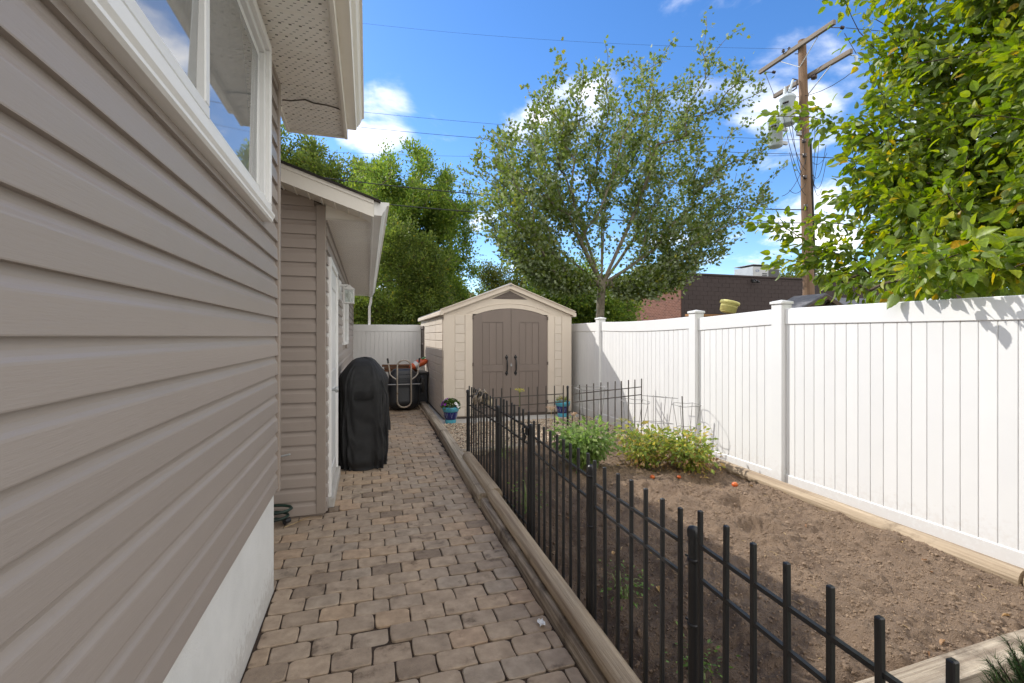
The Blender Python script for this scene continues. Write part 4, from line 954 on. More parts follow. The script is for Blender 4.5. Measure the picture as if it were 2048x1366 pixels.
def back_bits():
    T = thing('storage_bin', (.98, 10.6, 0), 'low black storage bin behind the cart, at the shed wall', 'bin')
    MB().box((.45, 10.25, 0), (1.24, 10.95, .70), .01).build('body', M['black_plastic'], T); MB().box((.43, 10.22, .70), (1.255, 10.97, .735), .008).build('lid', pm('bin_lid', (.05, .045, .04), rough=.5), T)
    g = 'brown boards stacked on the bin'
    labs = ('bottom brown board of the small stack behind the cart', 'middle brown board of the small stack behind the cart', 'top brown board of the stack, lying skewed behind the cart')
    for i, (z, dx, r) in enumerate(((.736, 0, .0), (.79, .03, .03), (.843, -.02, -.05))):
        mb = MB(); mb.box((-.40, -.07, 0), (.33, .07, .045), .004); o = mb.build('board', M['old_board'], None, (0, 0, 0)); o.location = (.72+dx, 10.6, z); o.rotation_euler = (0, 0, r); meta(o, labs[i], 'board', g)
    T = thing('fertilizer_bag', (1.07, 10.45, .735), 'plump orange and white plastic bag lying on the black bin', 'bag')
    V = []; F = []; nu, nv = 20, 14; Q = Euler((0, R(-24), R(8))).to_matrix()
    for i in range(nu+1):
        u = -1+2*i/nu
        for j in range(nv):
            a = 2*PI*j/nv; k = (1-abs(u)**3.2)**.6; th = .085*k*(1+.10*math.sin(5*u+3*a)); wd = .15*(.75+.25*k)
            p = Q @ Vector((u*.21, math.sin(a)*wd*(1 if abs(u) < 1 else .9), math.cos(a)*th)); V.append(p+Vector((1.06, 10.45, .90)))
    for i in range(nu):
        for j in range(nv): F.append([i*nv+j, i*nv+(j+1) % nv, (i+1)*nv+(j+1) % nv, (i+1)*nv+j])
    mid = [f for n_, f in enumerate(F)]; A = [f for n_, f in enumerate(F) if not (5 <= n_//nv <= 8)]; B = [f for n_, f in enumerate(F) if 5 <= n_//nv <= 8]
    MB().add(V, A, True).build('wrapper', M['orange_bag'], T); MB().add(V, B, True).build('white_band', M['white_bag'], T)
    p0 = Q @ Vector((.14, -.06, .07))+Vector((1.06, 10.45, .905)); MB().box(p0-Vector((.05, .05, .004)), p0+Vector((.05, .05, .016)), .004, Q).build('green_patch', M['green_bag'], T)
back_bits()

# ------------------------------------------------------------------ generic leaf scatter
LT = {'maple': (np.array([(0, 0, 0), (.06, .26, .0), (.30, .50, .03), (.40, .24, .0), (.74, .36, -.02), (.70, .12, 0), (1.05, 0, -.06), (.70, -.12, 0), (.74, -.36, -.02), (.40, -.24, 0), (.30, -.50, .03), (.06, -.26, 0)], float), [list(range(12))]),
      'elm': (np.array([(0, 0, 0), (.12, .19, .05), (.36, .29, .09), (.62, .25, .05), (.84, .13, -.05), (1, 0, -.18), (.84, -.13, -.06), (.62, -.25, .04), (.36, -.29, .08), (.12, -.19, .05), (.36, 0, -.02), (.62, 0, -.05)], float), [[0, 10, 2, 1], [10, 11, 3, 2], [11, 5, 4, 3], [0, 9, 8, 10], [10, 8, 7, 11], [11, 7, 6, 5]]),
      'small': (np.array([(0, 0, 0), (.45, .27, .03), (1, 0, -.05), (.45, -.27, .03)], float), [[0, 3, 2, 1]]),
      'lobed': (np.array([(0, 0, 0), (.15, .16, 0), (.32, .12, .02), (.42, .30, 0), (.62, .16, .0), (1, 0, -.12), (.62, -.16, 0), (.42, -.30, 0), (.32, -.12, .02), (.15, -.16, 0)], float), [list(range(10))[::-1]]),
      'needle': (np.array([(0, .03, 0), (0, -.03, 0), (1, 0, .0)], float), [[0, 1, 2]])}
def frames(d, up):
    d = d/np.maximum(np.linalg.norm(d, axis=1, keepdims=True), 1e-6); s_ = np.cross(up, d); s_ /= np.maximum(np.linalg.norm(s_, axis=1, keepdims=True), 1e-6); n = np.cross(d, s_)
    return d, s_, n
def leaves(name, kind, P, D, UP, size, mat, parent=None, origin=(0, 0, 0)):
    T, fs = LT[kind]; d, s_, n = frames(D, UP); size = np.asarray(size).reshape(-1, 1, 1)
    V = P[:, None]+size*(T[None, :, 0:1]*d[:, None]+T[None, :, 1:2]*s_[:, None]+T[None, :, 2:3]*n[:, None])
    k = len(fs[0]); F = np.array(fs); nP = len(P); F = (F[None]+(np.arange(nP)*len(T))[:, None, None]).reshape(-1, k)
    V = V.reshape(-1, 3)-np.array(origin); return link_mesh(name, np_mesh(name, V, F, False), mat, parent, origin)
def rdir(n, up=0.0, rng=None):
    v = (rng or RNG).normal(size=(n, 3)); v[:, 2] += up; return v/np.linalg.norm(v, axis=1, keepdims=True)

# ------------------------------------------------------------------ flower pots
def flower_pot(x, y, z, s, label, lush, seed):
    T = thing('flower_pot', (x, y, z), label, 'flower pot', 'turquoise and navy pots by the shed door'); rs = random.Random(seed)
    L = lambda prof: [(a*s, b*s) for a, b in prof]
    MB().lathe(L([(0, .0), (.088, 0), (.094, .012), (.098, .05), (.100, .072)]), (x, y, z), 28).build('pot_base', M['turq'], T)
    MB().lathe(L([(.100, .072), (.104, .074), (.124, .19), (.126, .205)]), (x, y, z), 28).build('pot_body', M['navy'], T)
    MB().lathe(L([(.126, .205), (.136, .208), (.150, .262), (.153, .285), (.146, .29), (.136, .284), (.128, .262), (0, .262)]), (x, y, z), 28).build('pot_rim', M['turq'], T)
    mb = MB()
    for k in range(8):
        a0 = 2*PI*k/8
        for (da, db) in ((-.16, 0), (.16, 0)):
            pts = []
            for i in range(5):
                t = i/4; a = a0+da*(1-t); zz = .19-.085*t; rr = np.interp(zz, [.074, .19], [.104, .124])+.001; pts.append((x+rr*s*math.cos(a), y+rr*s*math.sin(a), z+zz*s))
            mb.tube(pts, .0018, 4, False)
    mb.build('zigzag', M['potline'], T)
    MB().lathe(L([(.127, .266), (.0, .272)]), (x, y, z), 20).build('potting_soil', M['soil_dark'], T)
    n = 620 if lush else 130; rg = np.random.default_rng(seed)
    q = rdir(n, .35, rg); q[:, 2] = np.abs(q[:, 2]); r_ = rg.uniform(.3, 1, (n, 1))**.5; P = np.array([x, y, z+.265*s])+q*r_*np.array([.165, .165, .15])*s*(1 if lush else .8)
    leaves('foliage', 'small', P, q+rdir(n, .2, rg)*.6, rdir(n, .8, rg), rg.uniform(.025, .05, n)*s, LEAF['petunia'] if lush else LEAF['tomato_yellow'], T, (x, y, z+.26*s)).__setitem__('kind', 'stuff')
    mb = MB()
    for k in range(22):
        a = rs.uniform(0, 2*PI); rr = rs.uniform(.03, .14)*s; mb.tube([(x+.3*rr*math.cos(a), y+.3*rr*math.sin(a), z+.26*s), (x+rr*math.cos(a), y+rr*math.sin(a), z+.26*s+rs.uniform(.06, .13)*s)], .0025, 4, False)
    mb.build('stems', M['stem'], T)
    if lush:
        for k in range(17):
            a = rs.uniform(PI*.75, PI*2.25); el = rs.uniform(.15, 1.2); d = Vector((math.cos(a)*math.cos(el), math.sin(a)*math.cos(el), math.sin(el)))
            p = Vector((x, y, z+.27*s))+Vector((d.x*.17, d.y*.17, d.z*.165))*s; white = (d.x > .35) or (k % 5 == 0); Rm = d.to_track_quat('Z', 'Y').to_matrix(); f = MB(); rr = rs.uniform(.026, .038)*s; vs = [(0, 0, -.012)]
            for j in range(15): aa = 2*PI*j/15; k2 = 1 if j % 3 else .82; vs.append((rr*k2*math.cos(aa), rr*k2*math.sin(aa), .004))
            f.add([Rm @ Vector(v)+p for v in vs], [[0, 1+j, 1+(j+1) % 15] for j in range(15)], True); f.build('flower', M['petal_white'] if white else M['petal_purple'], T, p)
flower_pot(1.345, 7.93, .032, .98, 'turquoise and navy pot full of purple and white petunias at left of the shed doors', True, 11)
flower_pot(3.43, 8.02, .032, .95, 'turquoise and navy pot with a sparse drying plant at the fence side of the shed', False, 12)

# ------------------------------------------------------------------ tomato bed
def cage(x, y, z0, h, r0, r1, label, tilt=(0, 0), square=False, rings=(1.0, .55)):
    T = thing('tomato_cage', (x, y, z0), label, 'tomato cage', 'wire tomato cages'); Q = Euler((tilt[0], tilt[1], 0)).to_matrix(); O = Vector((x, y, z0))
    def rad(t): return r0+(r1-r0)*t
    for t in rings:
        if square: pts = [(math.copysign(min(abs(math.cos(a))*1.35, 1), math.cos(a))*rad(t), math.copysign(min(abs(math.sin(a))*1.35, 1), math.sin(a))*rad(t), h*t) for a in [2*PI*i/24+.2 for i in range(25)]]
        else: pts = [(rad(t)*math.cos(2*PI*i/28), rad(t)*math.sin(2*PI*i/28), h*t+.006*math.sin(i)) for i in range(29)]
        MB().tube([Q @ Vector(p)+O for p in pts], .0034, 5, False).build('ring', M['wire'], T)
    for k in range(4):
        a = .5+PI/2*k; MB().tube([Q @ Vector((rad(t)*math.cos(a), rad(t)*math.sin(a), h*t))+O for t in (-.05, .5, 1.02)], .0034, 5, False).build('wire_leg', M['wire'], T)
cage(2.52, 5.05, .03, .86, .07, .195, 'tall wire tomato cage with a wide bright top ring behind the green tomato plant')
cage(3.26, 5.35, .05, .62, .07, .18, 'wire tomato cage standing at the end of the back metal panel', (.05, .04))
cage(3.42, 5.05, .05, .70, .10, .165, 'squared bent wire cage leaning by the white fence', (-.06, .10), True)
cage(3.66, 4.80, .06, .62, .06, .165, 'wire tomato cage against the fence post with a stake in it')
meta(MB().tube([(3.66, 4.86, .02), (3.655, 4.85, .4), (3.63, 4.84, .78)], .008, 6).build('garden_stake', M['wire']), 'thin grey stake standing in the cage by the fence post', 'stake')
def bushy(name, x, y, label, rx, ry, h, nst, nleaf, mat, seed, lo=.12, group='tomato plants', dry=0, cat='tomato plant', size=(.03, .06), kind='lobed'):
    rg = np.random.default_rng(seed); z0 = soil_at(x, y)-.01; T = thing(name, (x, y, z0), label, cat, group); st = MB(); P = []; D = []
    for k in range(nst):
        a = rg.uniform(0, 2*PI); rr = rg.uniform(.25, 1)**.7; hh = h*rg.uniform(.55, 1.0)*(1-.25*rr)
        e = Vector((x+rx*rr*math.cos(a), y+ry*rr*math.sin(a), z0+hh)); m_ = Vector((x+rx*rr*.45*math.cos(a), y+ry*rr*.45*math.sin(a), z0+hh*.62)); s0 = Vector((x+.05*math.cos(a)*rg.uniform(0, 1), y+.05*math.sin(a), z0))
        pts = [s0, s0.lerp(m_, .5)+Vector((0, 0, .03)), m_, m_.lerp(e, .6)+Vector((0, 0, .02)), e]; st.tube(pts, [.006, .0055, .0045, .003, .002], 5, False)
        for q in range(nleaf):
            t = rg.uniform(lo, 1.0)**.8; i = min(3, int(t*4)); p = pts[i].lerp(pts[i+1], t*4-i); sp = rg.normal(size=3)*np.array([.055, .055, .04]); P.append(np.array(p)+sp); D.append(sp/.05+np.array([math.cos(a)*.5, math.sin(a)*.5, -.35]))
    st.build('stems', M['stem'], T); P = np.array(P); D = np.array(D); n = len(P); P[:, 2] = np.maximum(P[:, 2], z0+.02)
    o = leaves('foliage', kind, P, D, rdir(n, 1.3, rg), rg.uniform(size[0], size[1], n), mat, T, (x, y, z0)); o['kind'] = 'stuff'
    if dry:
        n = dry; a = rg.uniform(0, 2*PI, n); rr = rg.uniform(0, 1, n)**.6; P = np.stack([x+rx*rr*np.cos(a), y+ry*rr*np.sin(a), z0+rg.uniform(.02, .22, n)], -1)
        o = leaves('dry_leaves', 'small', P, rdir(n, -.3, rg), rdir(n, .3, rg), rg.uniform(.02, .05, n), M['dead_leaf'], T, (x, y, z0)); o['kind'] = 'stuff'
    return T
bushy('tomato_plant', 2.20, 4.55, 'lush green tomato plant, leftmost of the three', .30, .32, .55, 30, 52, LEAF['tomato_green'], 21, size=(.045, .095))
bushy('tomato_plant', 2.86, 4.45, 'yellowing tomato plant between the green one and the drying one', .32, .30, .56, 26, 48, LEAF['tomato_yellow'], 22, dry=260, size=(.038, .078))
bushy('tomato_plant', 3.27, 4.22, 'drying tomato plant with brown lower leaves nearest the white fence', .33, .32, .50, 25, 45, LEAF['tomato_yellow'], 23, dry=380, size=(.038, .078))
for i, (x, y, r, lab) in enumerate(((2.66, 4.00, .023, 'small ripe tomato fallen below the yellowing plant'), (3.28, 3.60, .028, 'orange red tomato lying on open soil by the fence side log'), (2.98, 4.02, .02, 'little ripe tomato half hidden under the drying plant'))):
    z = soil_at(x, y)+r*.7; T = MB().lathe([(0, -r*.86), (r*.5, -r*.8), (r*.95, -r*.35), (r, .1*r), (r*.8, r*.6), (r*.35, r*.8), (0, r*.68)], (x, y, z), 16).build('tomato', M['tomato']); meta(T, lab, 'tomato', 'fallen tomatoes')
def dill(x, y, z0, h, lean, mat, label, nu, r):
    T = thing('dill_plant', (x, y, z0), label, 'dill plant'); rs = random.Random(int(x*100)); top = Vector((x+lean[0], y+lean[1], z0+h)); base = Vector((x, y, z0))
    MB().tube([base, base.lerp(top, .5)+Vector((.01, 0, .02)), top], [.004, .0035, .0025], 5, False).build('stem', M['stem'] if nu > 0 else M['straw'], T)
    mb = MB(); P = []
    for k in range(16):
        a = 2*PI*k/16+rs.uniform(-.2, .2); rr = r*rs.uniform(.4, 1); e = top+Vector((rr*math.cos(a), rr*math.sin(a), .05+rs.uniform(-.012, .012)-.4*rr)); mb.tube([top, e], .0012, 4, False)
        for q in range(10): P.append(np.array(e)+np.array([rs.gauss(0, .012), rs.gauss(0, .012), rs.gauss(0, .004)]))
    mb.build('spokes', M['stem'] if nu > 0 else M['straw'], T); P = np.array(P); n = len(P); rg = np.random.default_rng(3)
    leaves('umbel', 'small', P, rdir(n, .1, rg), rdir(n, 2, rg), rg.uniform(.006, .012, n), mat, T, tuple(top)).__setitem__('kind', 'stuff')
dill(1.66, 5.18, .03, .82, (.02, .0), LEAF['dill'], 'tall dill stalk topped by a bright yellow umbel', 1, .055)
dill(1.86, 4.75, .03, .66, (.06, .05), LEAF['dill_dry'], 'dry dill head gone pinkish beige among the pickets', -1, .06)
dill(2.0, 4.85, .03, .56, (.24, .05), LEAF['dill_dry'], 'thin dry dill head leaning across towards the fence', -1, .035)
dill(2.62, 4.85, .04, .46, (.22, .03), LEAF['dill'], 'small yellow dill sprays arching over the cage', 1, .07)
for i, (x, y, h, lab) in enumerate(((1.22, 3.55, .34, 'wispy green weed climbing behind the gate pickets'), (1.36, 2.35, .13, 'small weed tuft in shaded soil beside the second panel'), (1.36, 1.72, .10, 'tiny grassy seedling near the closest post'), (1.55, 5.42, .24, 'weedy greenery by the back timber'))):
    bushy('weed', x, y, lab, .10, .13, h, 9, 16, LEAF['weed'], 40+i, lo=.2, group='weeds in the bed', cat='weed', size=(.012, .03), kind='small')
# glove pair thrown over the far panel
def gloves():
    T = thing('work_gloves', (1.20, 5.02, .82), 'pair of dirty grey work gloves hung over the far fence panel', 'gloves')
    def fing(mb, pts, r): mb.tube(pts, r, 8)
    O = Vector((1.165, 5.02, .885)); q = lambda x, y, z: O+Vector((x, y, z))
    for k, (dy, dx) in enumerate(((0, 0), (-.10, .03))):
        mb = MB(); V = []; F = []; nu, nv = 9, 12
        for i in range(nu):
            t = i/(nu-1); a_ = PI*t; c = q(dx+.05*math.cos(PI-a_)*1.0, dy, .03*math.sin(a_)-.03*abs(t-.5)*2)
            for j in range(nv): b_ = 2*PI*j/nv; V.append(c+Vector((.022*math.sin(b_)*math.cos(a_), .058*math.cos(b_), .022*math.sin(b_)*math.sin(a_)-.03*abs(1-2*t))))
        for i in range(nu-1):
            for j in range(nv): F.append([i*nv+j, i*nv+(j+1) % nv, (i+1)*nv+(j+1) % nv, (i+1)*nv+j])
        mb.add(V, F, True); mb.add(V[:nv], [list(range(nv))]); mb.add(V[-nv:], [list(range(nv))])
        for f_, (fy, fl) in enumerate(((-.042, .062), (-.014, .075), (.014, .072), (.040, .058))):
            fing(mb, [q(dx-.045, dy+fy, -.045), q(dx-.052, dy+fy*1.1, -.045-fl*.6), q(dx-.045, dy+fy*1.15, -.045-fl)], [.015, .014, .010])
        fing(mb, [q(dx-.03, dy+.05, -.01), q(dx-.045, dy+.085, -.03), q(dx-.048, dy+.098, -.06)], [.016, .014, .010])
        g = mb.build('glove', M['cloth'], T)
        cb = MB(); cb.lathe([(.036, 0), (.040, -.03), (.046, -.075), (.042, -.075), (.036, -.02)], q(dx+.05, dy, -.05), 14); cb.build('cuff', M['cloth_pale'], T)
gloves()
# hose bib on the garage front, reel fitting and coiled hose end on the ground, scrap of paper
T = thing('garden_tap', (-.66, 4.22, .53), 'brass garden tap with grey lever sticking out of the garage front', 'tap')
MB().tube([(-.70, 4.235, .52), (-.685, 4.15, .515), (-.675, 4.10, .50), (-.672, 4.08, .47)], .012, 8).build('spout', M['brass'], T)
MB().box((-.70, 4.09, .548), (-.585, 4.108, .562), .004, Matrix.Rotation(R(-9), 3, 'Y')).build('lever', M['alu'], T); MB().lathe([(.016, 0), (.017, .05), (.008, .055)], (-.68, 4.1, .505), 12).build('stem', M['brass'], T)
T = thing('hose_end', (-.66, 4.12, .01), 'dark green hose coil and fitting on the ground at the house corner', 'hose')
MB().tube([(-.70+.07*math.cos(a)*(1+.03*i), 4.12+.06*math.sin(a), .02+.0045*i) for i, a in enumerate([2*PI*k/12 for k in range(30)])], .011, 8).build('coil', M['hose'], T)
MB().tube([(-.63, 4.10, .03), (-.60, 4.14, .03)], .022, 8).build('fitting', M['black_plastic'], T)
meta(MB().tube([(-.62, 4.02, .018), (-.53, 4.1, .02), (-.46, 4.2, .016)], .003, 5, False).build('twig', M['straw']), 'thin dry twig lying at the foot of the garage corner', 'twig')
mb = MB(); V = []
for i in range(5):
    for j in range(5): V.append((.845+.009*i+.006*math.sin(j*2.1+i), 2.27+.013*j+.006*math.sin(i*1.7), .008+.016*abs(math.sin(i*1.9+j*2.6))))
mb.add(V, [[i*5+j, (i+1)*5+j, (i+1)*5+j+1, i*5+j+1] for i in range(4) for j in range(4)]); meta(mb.build('paper_scrap', M['paper']), 'crumpled white scrap of paper on the pavers against the timber', 'paper')
# dead leaves lying on soil and pavers
for k in range(22):
    rs = random.Random(100+k); x, y = (rs.uniform(1.2, 3.5), rs.uniform(.9, 3.9)); z = soil_at(x, y)+.008
    if k == 0:
        T_, fs = LT['elm']; me = bpy.data.meshes.new('fallen_leaf'); me.from_pydata([tuple(v) for v in T_*np.array([.04, .04, .10])], [], fs); me.materials.append(M['dead_leaf'])
    o = bpy.data.objects.new('fallen_leaf', me); COL.objects.link(o); o.parent = soil_o; o.location = (x, y, z); o.rotation_euler = (rs.uniform(-.4, .4), rs.uniform(-.4, .4), rs.uniform(0, 6.28)); o.scale = (1, 1, 1)
# evergreen shrub in the near corner
def evergreen():
    T = thing('evergreen_shrub', (2.20, .93, 0), 'small dark green needled shrub poking in at the lower right corner', 'shrub'); rg = np.random.default_rng(8); mb = MB(); P = []; D = []
    for k in range(230):
        q = rdir(1, .9, rg)[0]; q[2] = abs(q[2]); b = Vector((2.20, .93, .02)); e = b+Vector(q*np.array([.28, .28, .50])*rg.uniform(.75, 1.0)); mb.tube([b, b.lerp(e, .5)+Vector((0, 0, .02)), e], [.005, .003, .002], 4, False)
        m = 170; t = rg.uniform(.45, 1.02, m); base = np.array(b)[None]*(1-t[:, None])+np.array(e)[None]*t[:, None]; P.append(base+rg.normal(size=(m, 3))*.003); D.append(q[None]*1.2+rg.normal(size=(m, 3))*.75)
    mb.build('branches', M['bark_dark'], T); P = np.concatenate(P); D = np.concatenate(D); n = len(P)
    leaves('needles', 'needle', P, D, rdir(n, .2, rg), rg.uniform(.022, .038, n), LEAF['pine'], T, (2.20, .93, 0)).__setitem__('kind', 'stuff')
evergreen()

# ------------------------------------------------------------------ trees
def skeleton(trunk, attractors, start, step, rng, arch=.12, limbs=(), fanw=0.0):
    """branches grown from the trunk polyline to each attractor, nearest first"""
    pos = []; par = []
    for i, p in enumerate(trunk):
        if i == 0: pos.append(np.array(p, float)); par.append(-1); continue
        a = pos[-1]; b = np.array(p, float); m = max(1, int(np.linalg.norm(b-a)/step))
        for k in range(1, m+1): par.append(len(pos)-1); pos.append(a+(b-a)*k/m)
    for lb in limbs:
        prev = min(range(len(pos)), key=lambda i: np.linalg.norm(pos[i]-np.array(lb[0])))
        for p in lb[1:]:
            a = pos[prev].copy(); b = np.array(p, float); m = max(1, int(np.linalg.norm(b-a)/step))
            for k in range(1, m+1): par.append(prev); prev = len(pos); pos.append(a+(b-a)*k/m)
    pos_a = np.zeros((60000, 3)); n = len(pos); pos_a[:n] = pos; z0 = start
    fork = np.array(trunk[-1]); order = np.argsort(np.linalg.norm(attractors-fork, axis=1)); tips = []
    ok = np.zeros(60000, bool); ok[:n] = pos_a[:n, 2] >= z0
    for ai in order:
        a = attractors[ai]; d = np.linalg.norm(pos_a[:n]-a, axis=1); below = np.maximum(0, pos_a[:n, 2]-a[2]+.15)*1.2
        if fanw:
            va = a-pos_a[:n]; vf = pos_a[:n]-fork+np.array([0, 0, .35]); cs = (va*vf).sum(1)/np.maximum(np.linalg.norm(va, axis=1)*np.linalg.norm(vf, axis=1), 1e-6); d2 = d*(1+fanw*(1-cs))
        else: d2 = d
        cost = np.where(ok[:n], d2+below, 1e9); j = int(np.argmin(cost)); L_ = d[j]; m = max(2, int(L_/step)); b = pos_a[j].copy(); prev = j; w1 = rng.normal(size=3)*.05*L_
        for k in range(1, m+1):
            t = k/m; q = b+(a-b)*t+w1*math.sin(PI*t)+np.array([0, 0, arch*L_*math.sin(PI*t)*.5]); pos_a[n] = q; par.append(prev); prev = n; ok[n] = True; n += 1
        tips.append(prev)
    return pos_a[:n], np.array(par), tips
def branch_mesh(pos, par, tips, rt, rmax, k, pw=.5, minr=0.0):
    n = len(pos); cnt = np.zeros(n)
    for t in tips: cnt[t] += 1
    for i in range(n-1, 0, -1): cnt[par[i]] += cnt[i]
    rad = np.minimum(rt*np.maximum(cnt, 1)**pw, rmax); idx = np.arange(1, n); idx = idx[rad[idx] > minr]; a = pos[par[idx]]; b = pos[idx]
    ra = np.minimum(rad[par[idx]], rad[idx]*1.35); rb = rad[idx]; d = b-a; L_ = np.linalg.norm(d, axis=1, keepdims=True); d = d/np.maximum(L_, 1e-6); up = np.where(np.abs(d[:, 2:3]) > .9, np.array([[1., 0, 0]]), np.array([[0, 0, 1.]]))
    u = np.cross(d, up); u /= np.linalg.norm(u, axis=1, keepdims=True); v = np.cross(d, u); ang = np.arange(k)*2*PI/k; c = np.cos(ang)[None, :, None]; s_ = np.sin(ang)[None, :, None]
    ring = u[:, None]*c+v[:, None]*s_; A = a[:, None]+ring*ra[:, None, None]; B = b[:, None]+d[:, None]*(.12*rb[:, None, None])+ring*rb[:, None, None]; V = np.concatenate([A, B], 1).reshape(-1, 3)
    j = np.arange(k); f = np.stack([j, (j+1) % k, k+(j+1) % k, k+j], -1)[:, ::-1]; F = (f[None]+(np.arange(len(idx))*2*k)[:, None, None]).reshape(-1, 4); return V, F
def in_blobs(blobs, n, rng, shell=.45):
    """points in a union of ellipsoids, denser towards the outside"""
    out = []; vol = np.array([b[3]*b[4]*b[5] for b in blobs]); vol = vol/vol.sum()
    for b, f in zip(blobs, vol):
        m = max(3, int(n*f)); q = rng.normal(size=(m, 3)); q /= np.linalg.norm(q, axis=1, keepdims=True); r_ = rng.uniform(0, 1, (m, 1))**shell; out.append(np.array(b[:3])+q*r_*np.array(b[3:6]))
    return np.concatenate(out)
def tree(name, base, trunk, blobs, natt, nleaf, lsize, kind, leaf, bark, label, rt=.006, rmax=.12, start=1.0, step=.25, seed=1, spread=.16, back=1.0, extra=None, att0=None, group=None, minr=0.0, droop=-.15, upn=.9, sides=6, shell=.45, cat='tree', ret=False, keep=None, gapn=0.0, limbs=(), fanw=0.0, arch=.12):
    rng = np.random.default_rng(seed); T = thing(name, base, label, cat, group); att = in_blobs(blobs, natt, rng, shell)
    if att0 is not None: att = att0
    if extra is not None: att = np.concatenate([att, np.array(extra, float)])
    pos, par, tips = skeleton(trunk, att, start, step, rng, arch, limbs, fanw); V, F = branch_mesh(pos, par, tips, rt, rmax, sides, .5, minr)
    link_mesh('trunk', np_mesh('trunk', V-np.array(base), F, True), bark, T, base)
    # leaves in sprays back along the last stretch of each branch
    tp = []; td = []; wt = []
    for t in tips:
        chain = [t]; 
        while len(chain) < max(2, int(back/step)+1) and par[chain[-1]] > 0: chain.append(par[chain[-1]])
        tp.append(chain)
    P = []; D = []; per = max(4, nleaf//len(tips))
    for chain in tp:
        m = int(per*rng.uniform(1-.6*gapn, 1+.6*gapn)); c = pos[np.array(chain)]; t = rng.uniform(0, 1, m)**1.25*(len(c)-1.001); i = t.astype(int); f = (t-i)[:, None]; p = c[i]*(1-f)+c[np.minimum(i+1, len(c)-1)]*f
        tw = np.clip(t/(len(c)-1), .25, 1)[:, None]; off = rng.normal(size=(m, 3))*spread*(.45+.75*tw); P.append(p+off); dirv = c[0]-c[-1]; dirv = dirv/max(np.linalg.norm(dirv), 1e-6); D.append(off/spread*.7+dirv*.6+np.array([0, 0, droop])+rng.normal(size=(m, 3))*.35)
    P = np.concatenate(P); D = np.concatenate(D)
    if keep is not None: k_ = keep(P); P, D = P[k_], D[k_]
    n = len(P); U = rdir(n, upn, rng); sz = rng.uniform(lsize[0], lsize[1], n)
    if ret: return T, P, D, U, sz
    o = leaves('crown', kind, P, D, U, sz, leaf, T, base); o['kind'] = 'stuff'; return T

# poplar beyond the fence: fan of limbs from a low fork
tx, ty = 5.52, 10.65
def fan_crown(n, rng):
    th = np.array([-104, -90, -70, -50, -38, -27, -12, 2, 12, 23, 37, 48, 58, 70, 80, 108]); rr = np.array([.6, 1.7, 3.2, 4.8, 4.7, 5.0, 5.3, 6.1, 6.2, 6.5, 6.1, 5.2, 5.2, 3.9, 2.7, .6])
    lobe = rng.uniform(-100, 106, 80); a = np.where(rng.uniform(size=n) < .3, lobe[rng.integers(0, 80, n)]+rng.normal(0, 3, n), rng.uniform(-98, 100, n)); R_ = np.interp(a, th, rr)*(1-.10*np.abs(np.sin(a*.45)))
    r_ = R_*(.26+.74*rng.uniform(0, 1, n)**.62); dep = rng.uniform(-.42, .42, n)*r_*(.55+.45*np.cos(np.radians(a)*.8)); t = np.radians(a)
    return np.stack([tx+.1+1.03*np.sin(t)*r_, ty+dep, 2.85+np.cos(t)*r_], -1)
tree('poplar_tree', (tx, ty, 0), [(tx, ty, -.05), (tx+.02, ty, 1.2), (tx+.06, ty, 2.2), (tx+.10, ty, 2.8)], [(tx, ty, 5, 1, 1, 1)], 10, 56000, (.05, .105), 'maple', LEAF['maple'], M['bark'],
     'tall young poplar with silvery fluttering leaves rising behind the shed and fence', rt=.0048, rmax=.105, start=2.55, step=.2, seed=4, spread=.115, back=1.3, att0=fan_crown(1100, np.random.default_rng(41)), droop=.2, upn=.5, sides=7, gapn=.6, fanw=.9, arch=.05,
     limbs=[[(tx+.1, ty, 2.8)]+[(tx+.1+math.sin(R(a_))*q, ty+dp*q, 2.8+math.cos(R(a_))*q+.06*q*q*abs(math.sin(R(a_)))) for q in (.7, 1.4, 2.2, 3.0)] for a_, dp in ((-56, .1), (-36, -.2), (-17, .15), (1, -.05), (6, .2), (24, -.15), (41, .1), (60, -.1), (-75, -.1), (76, .15))])

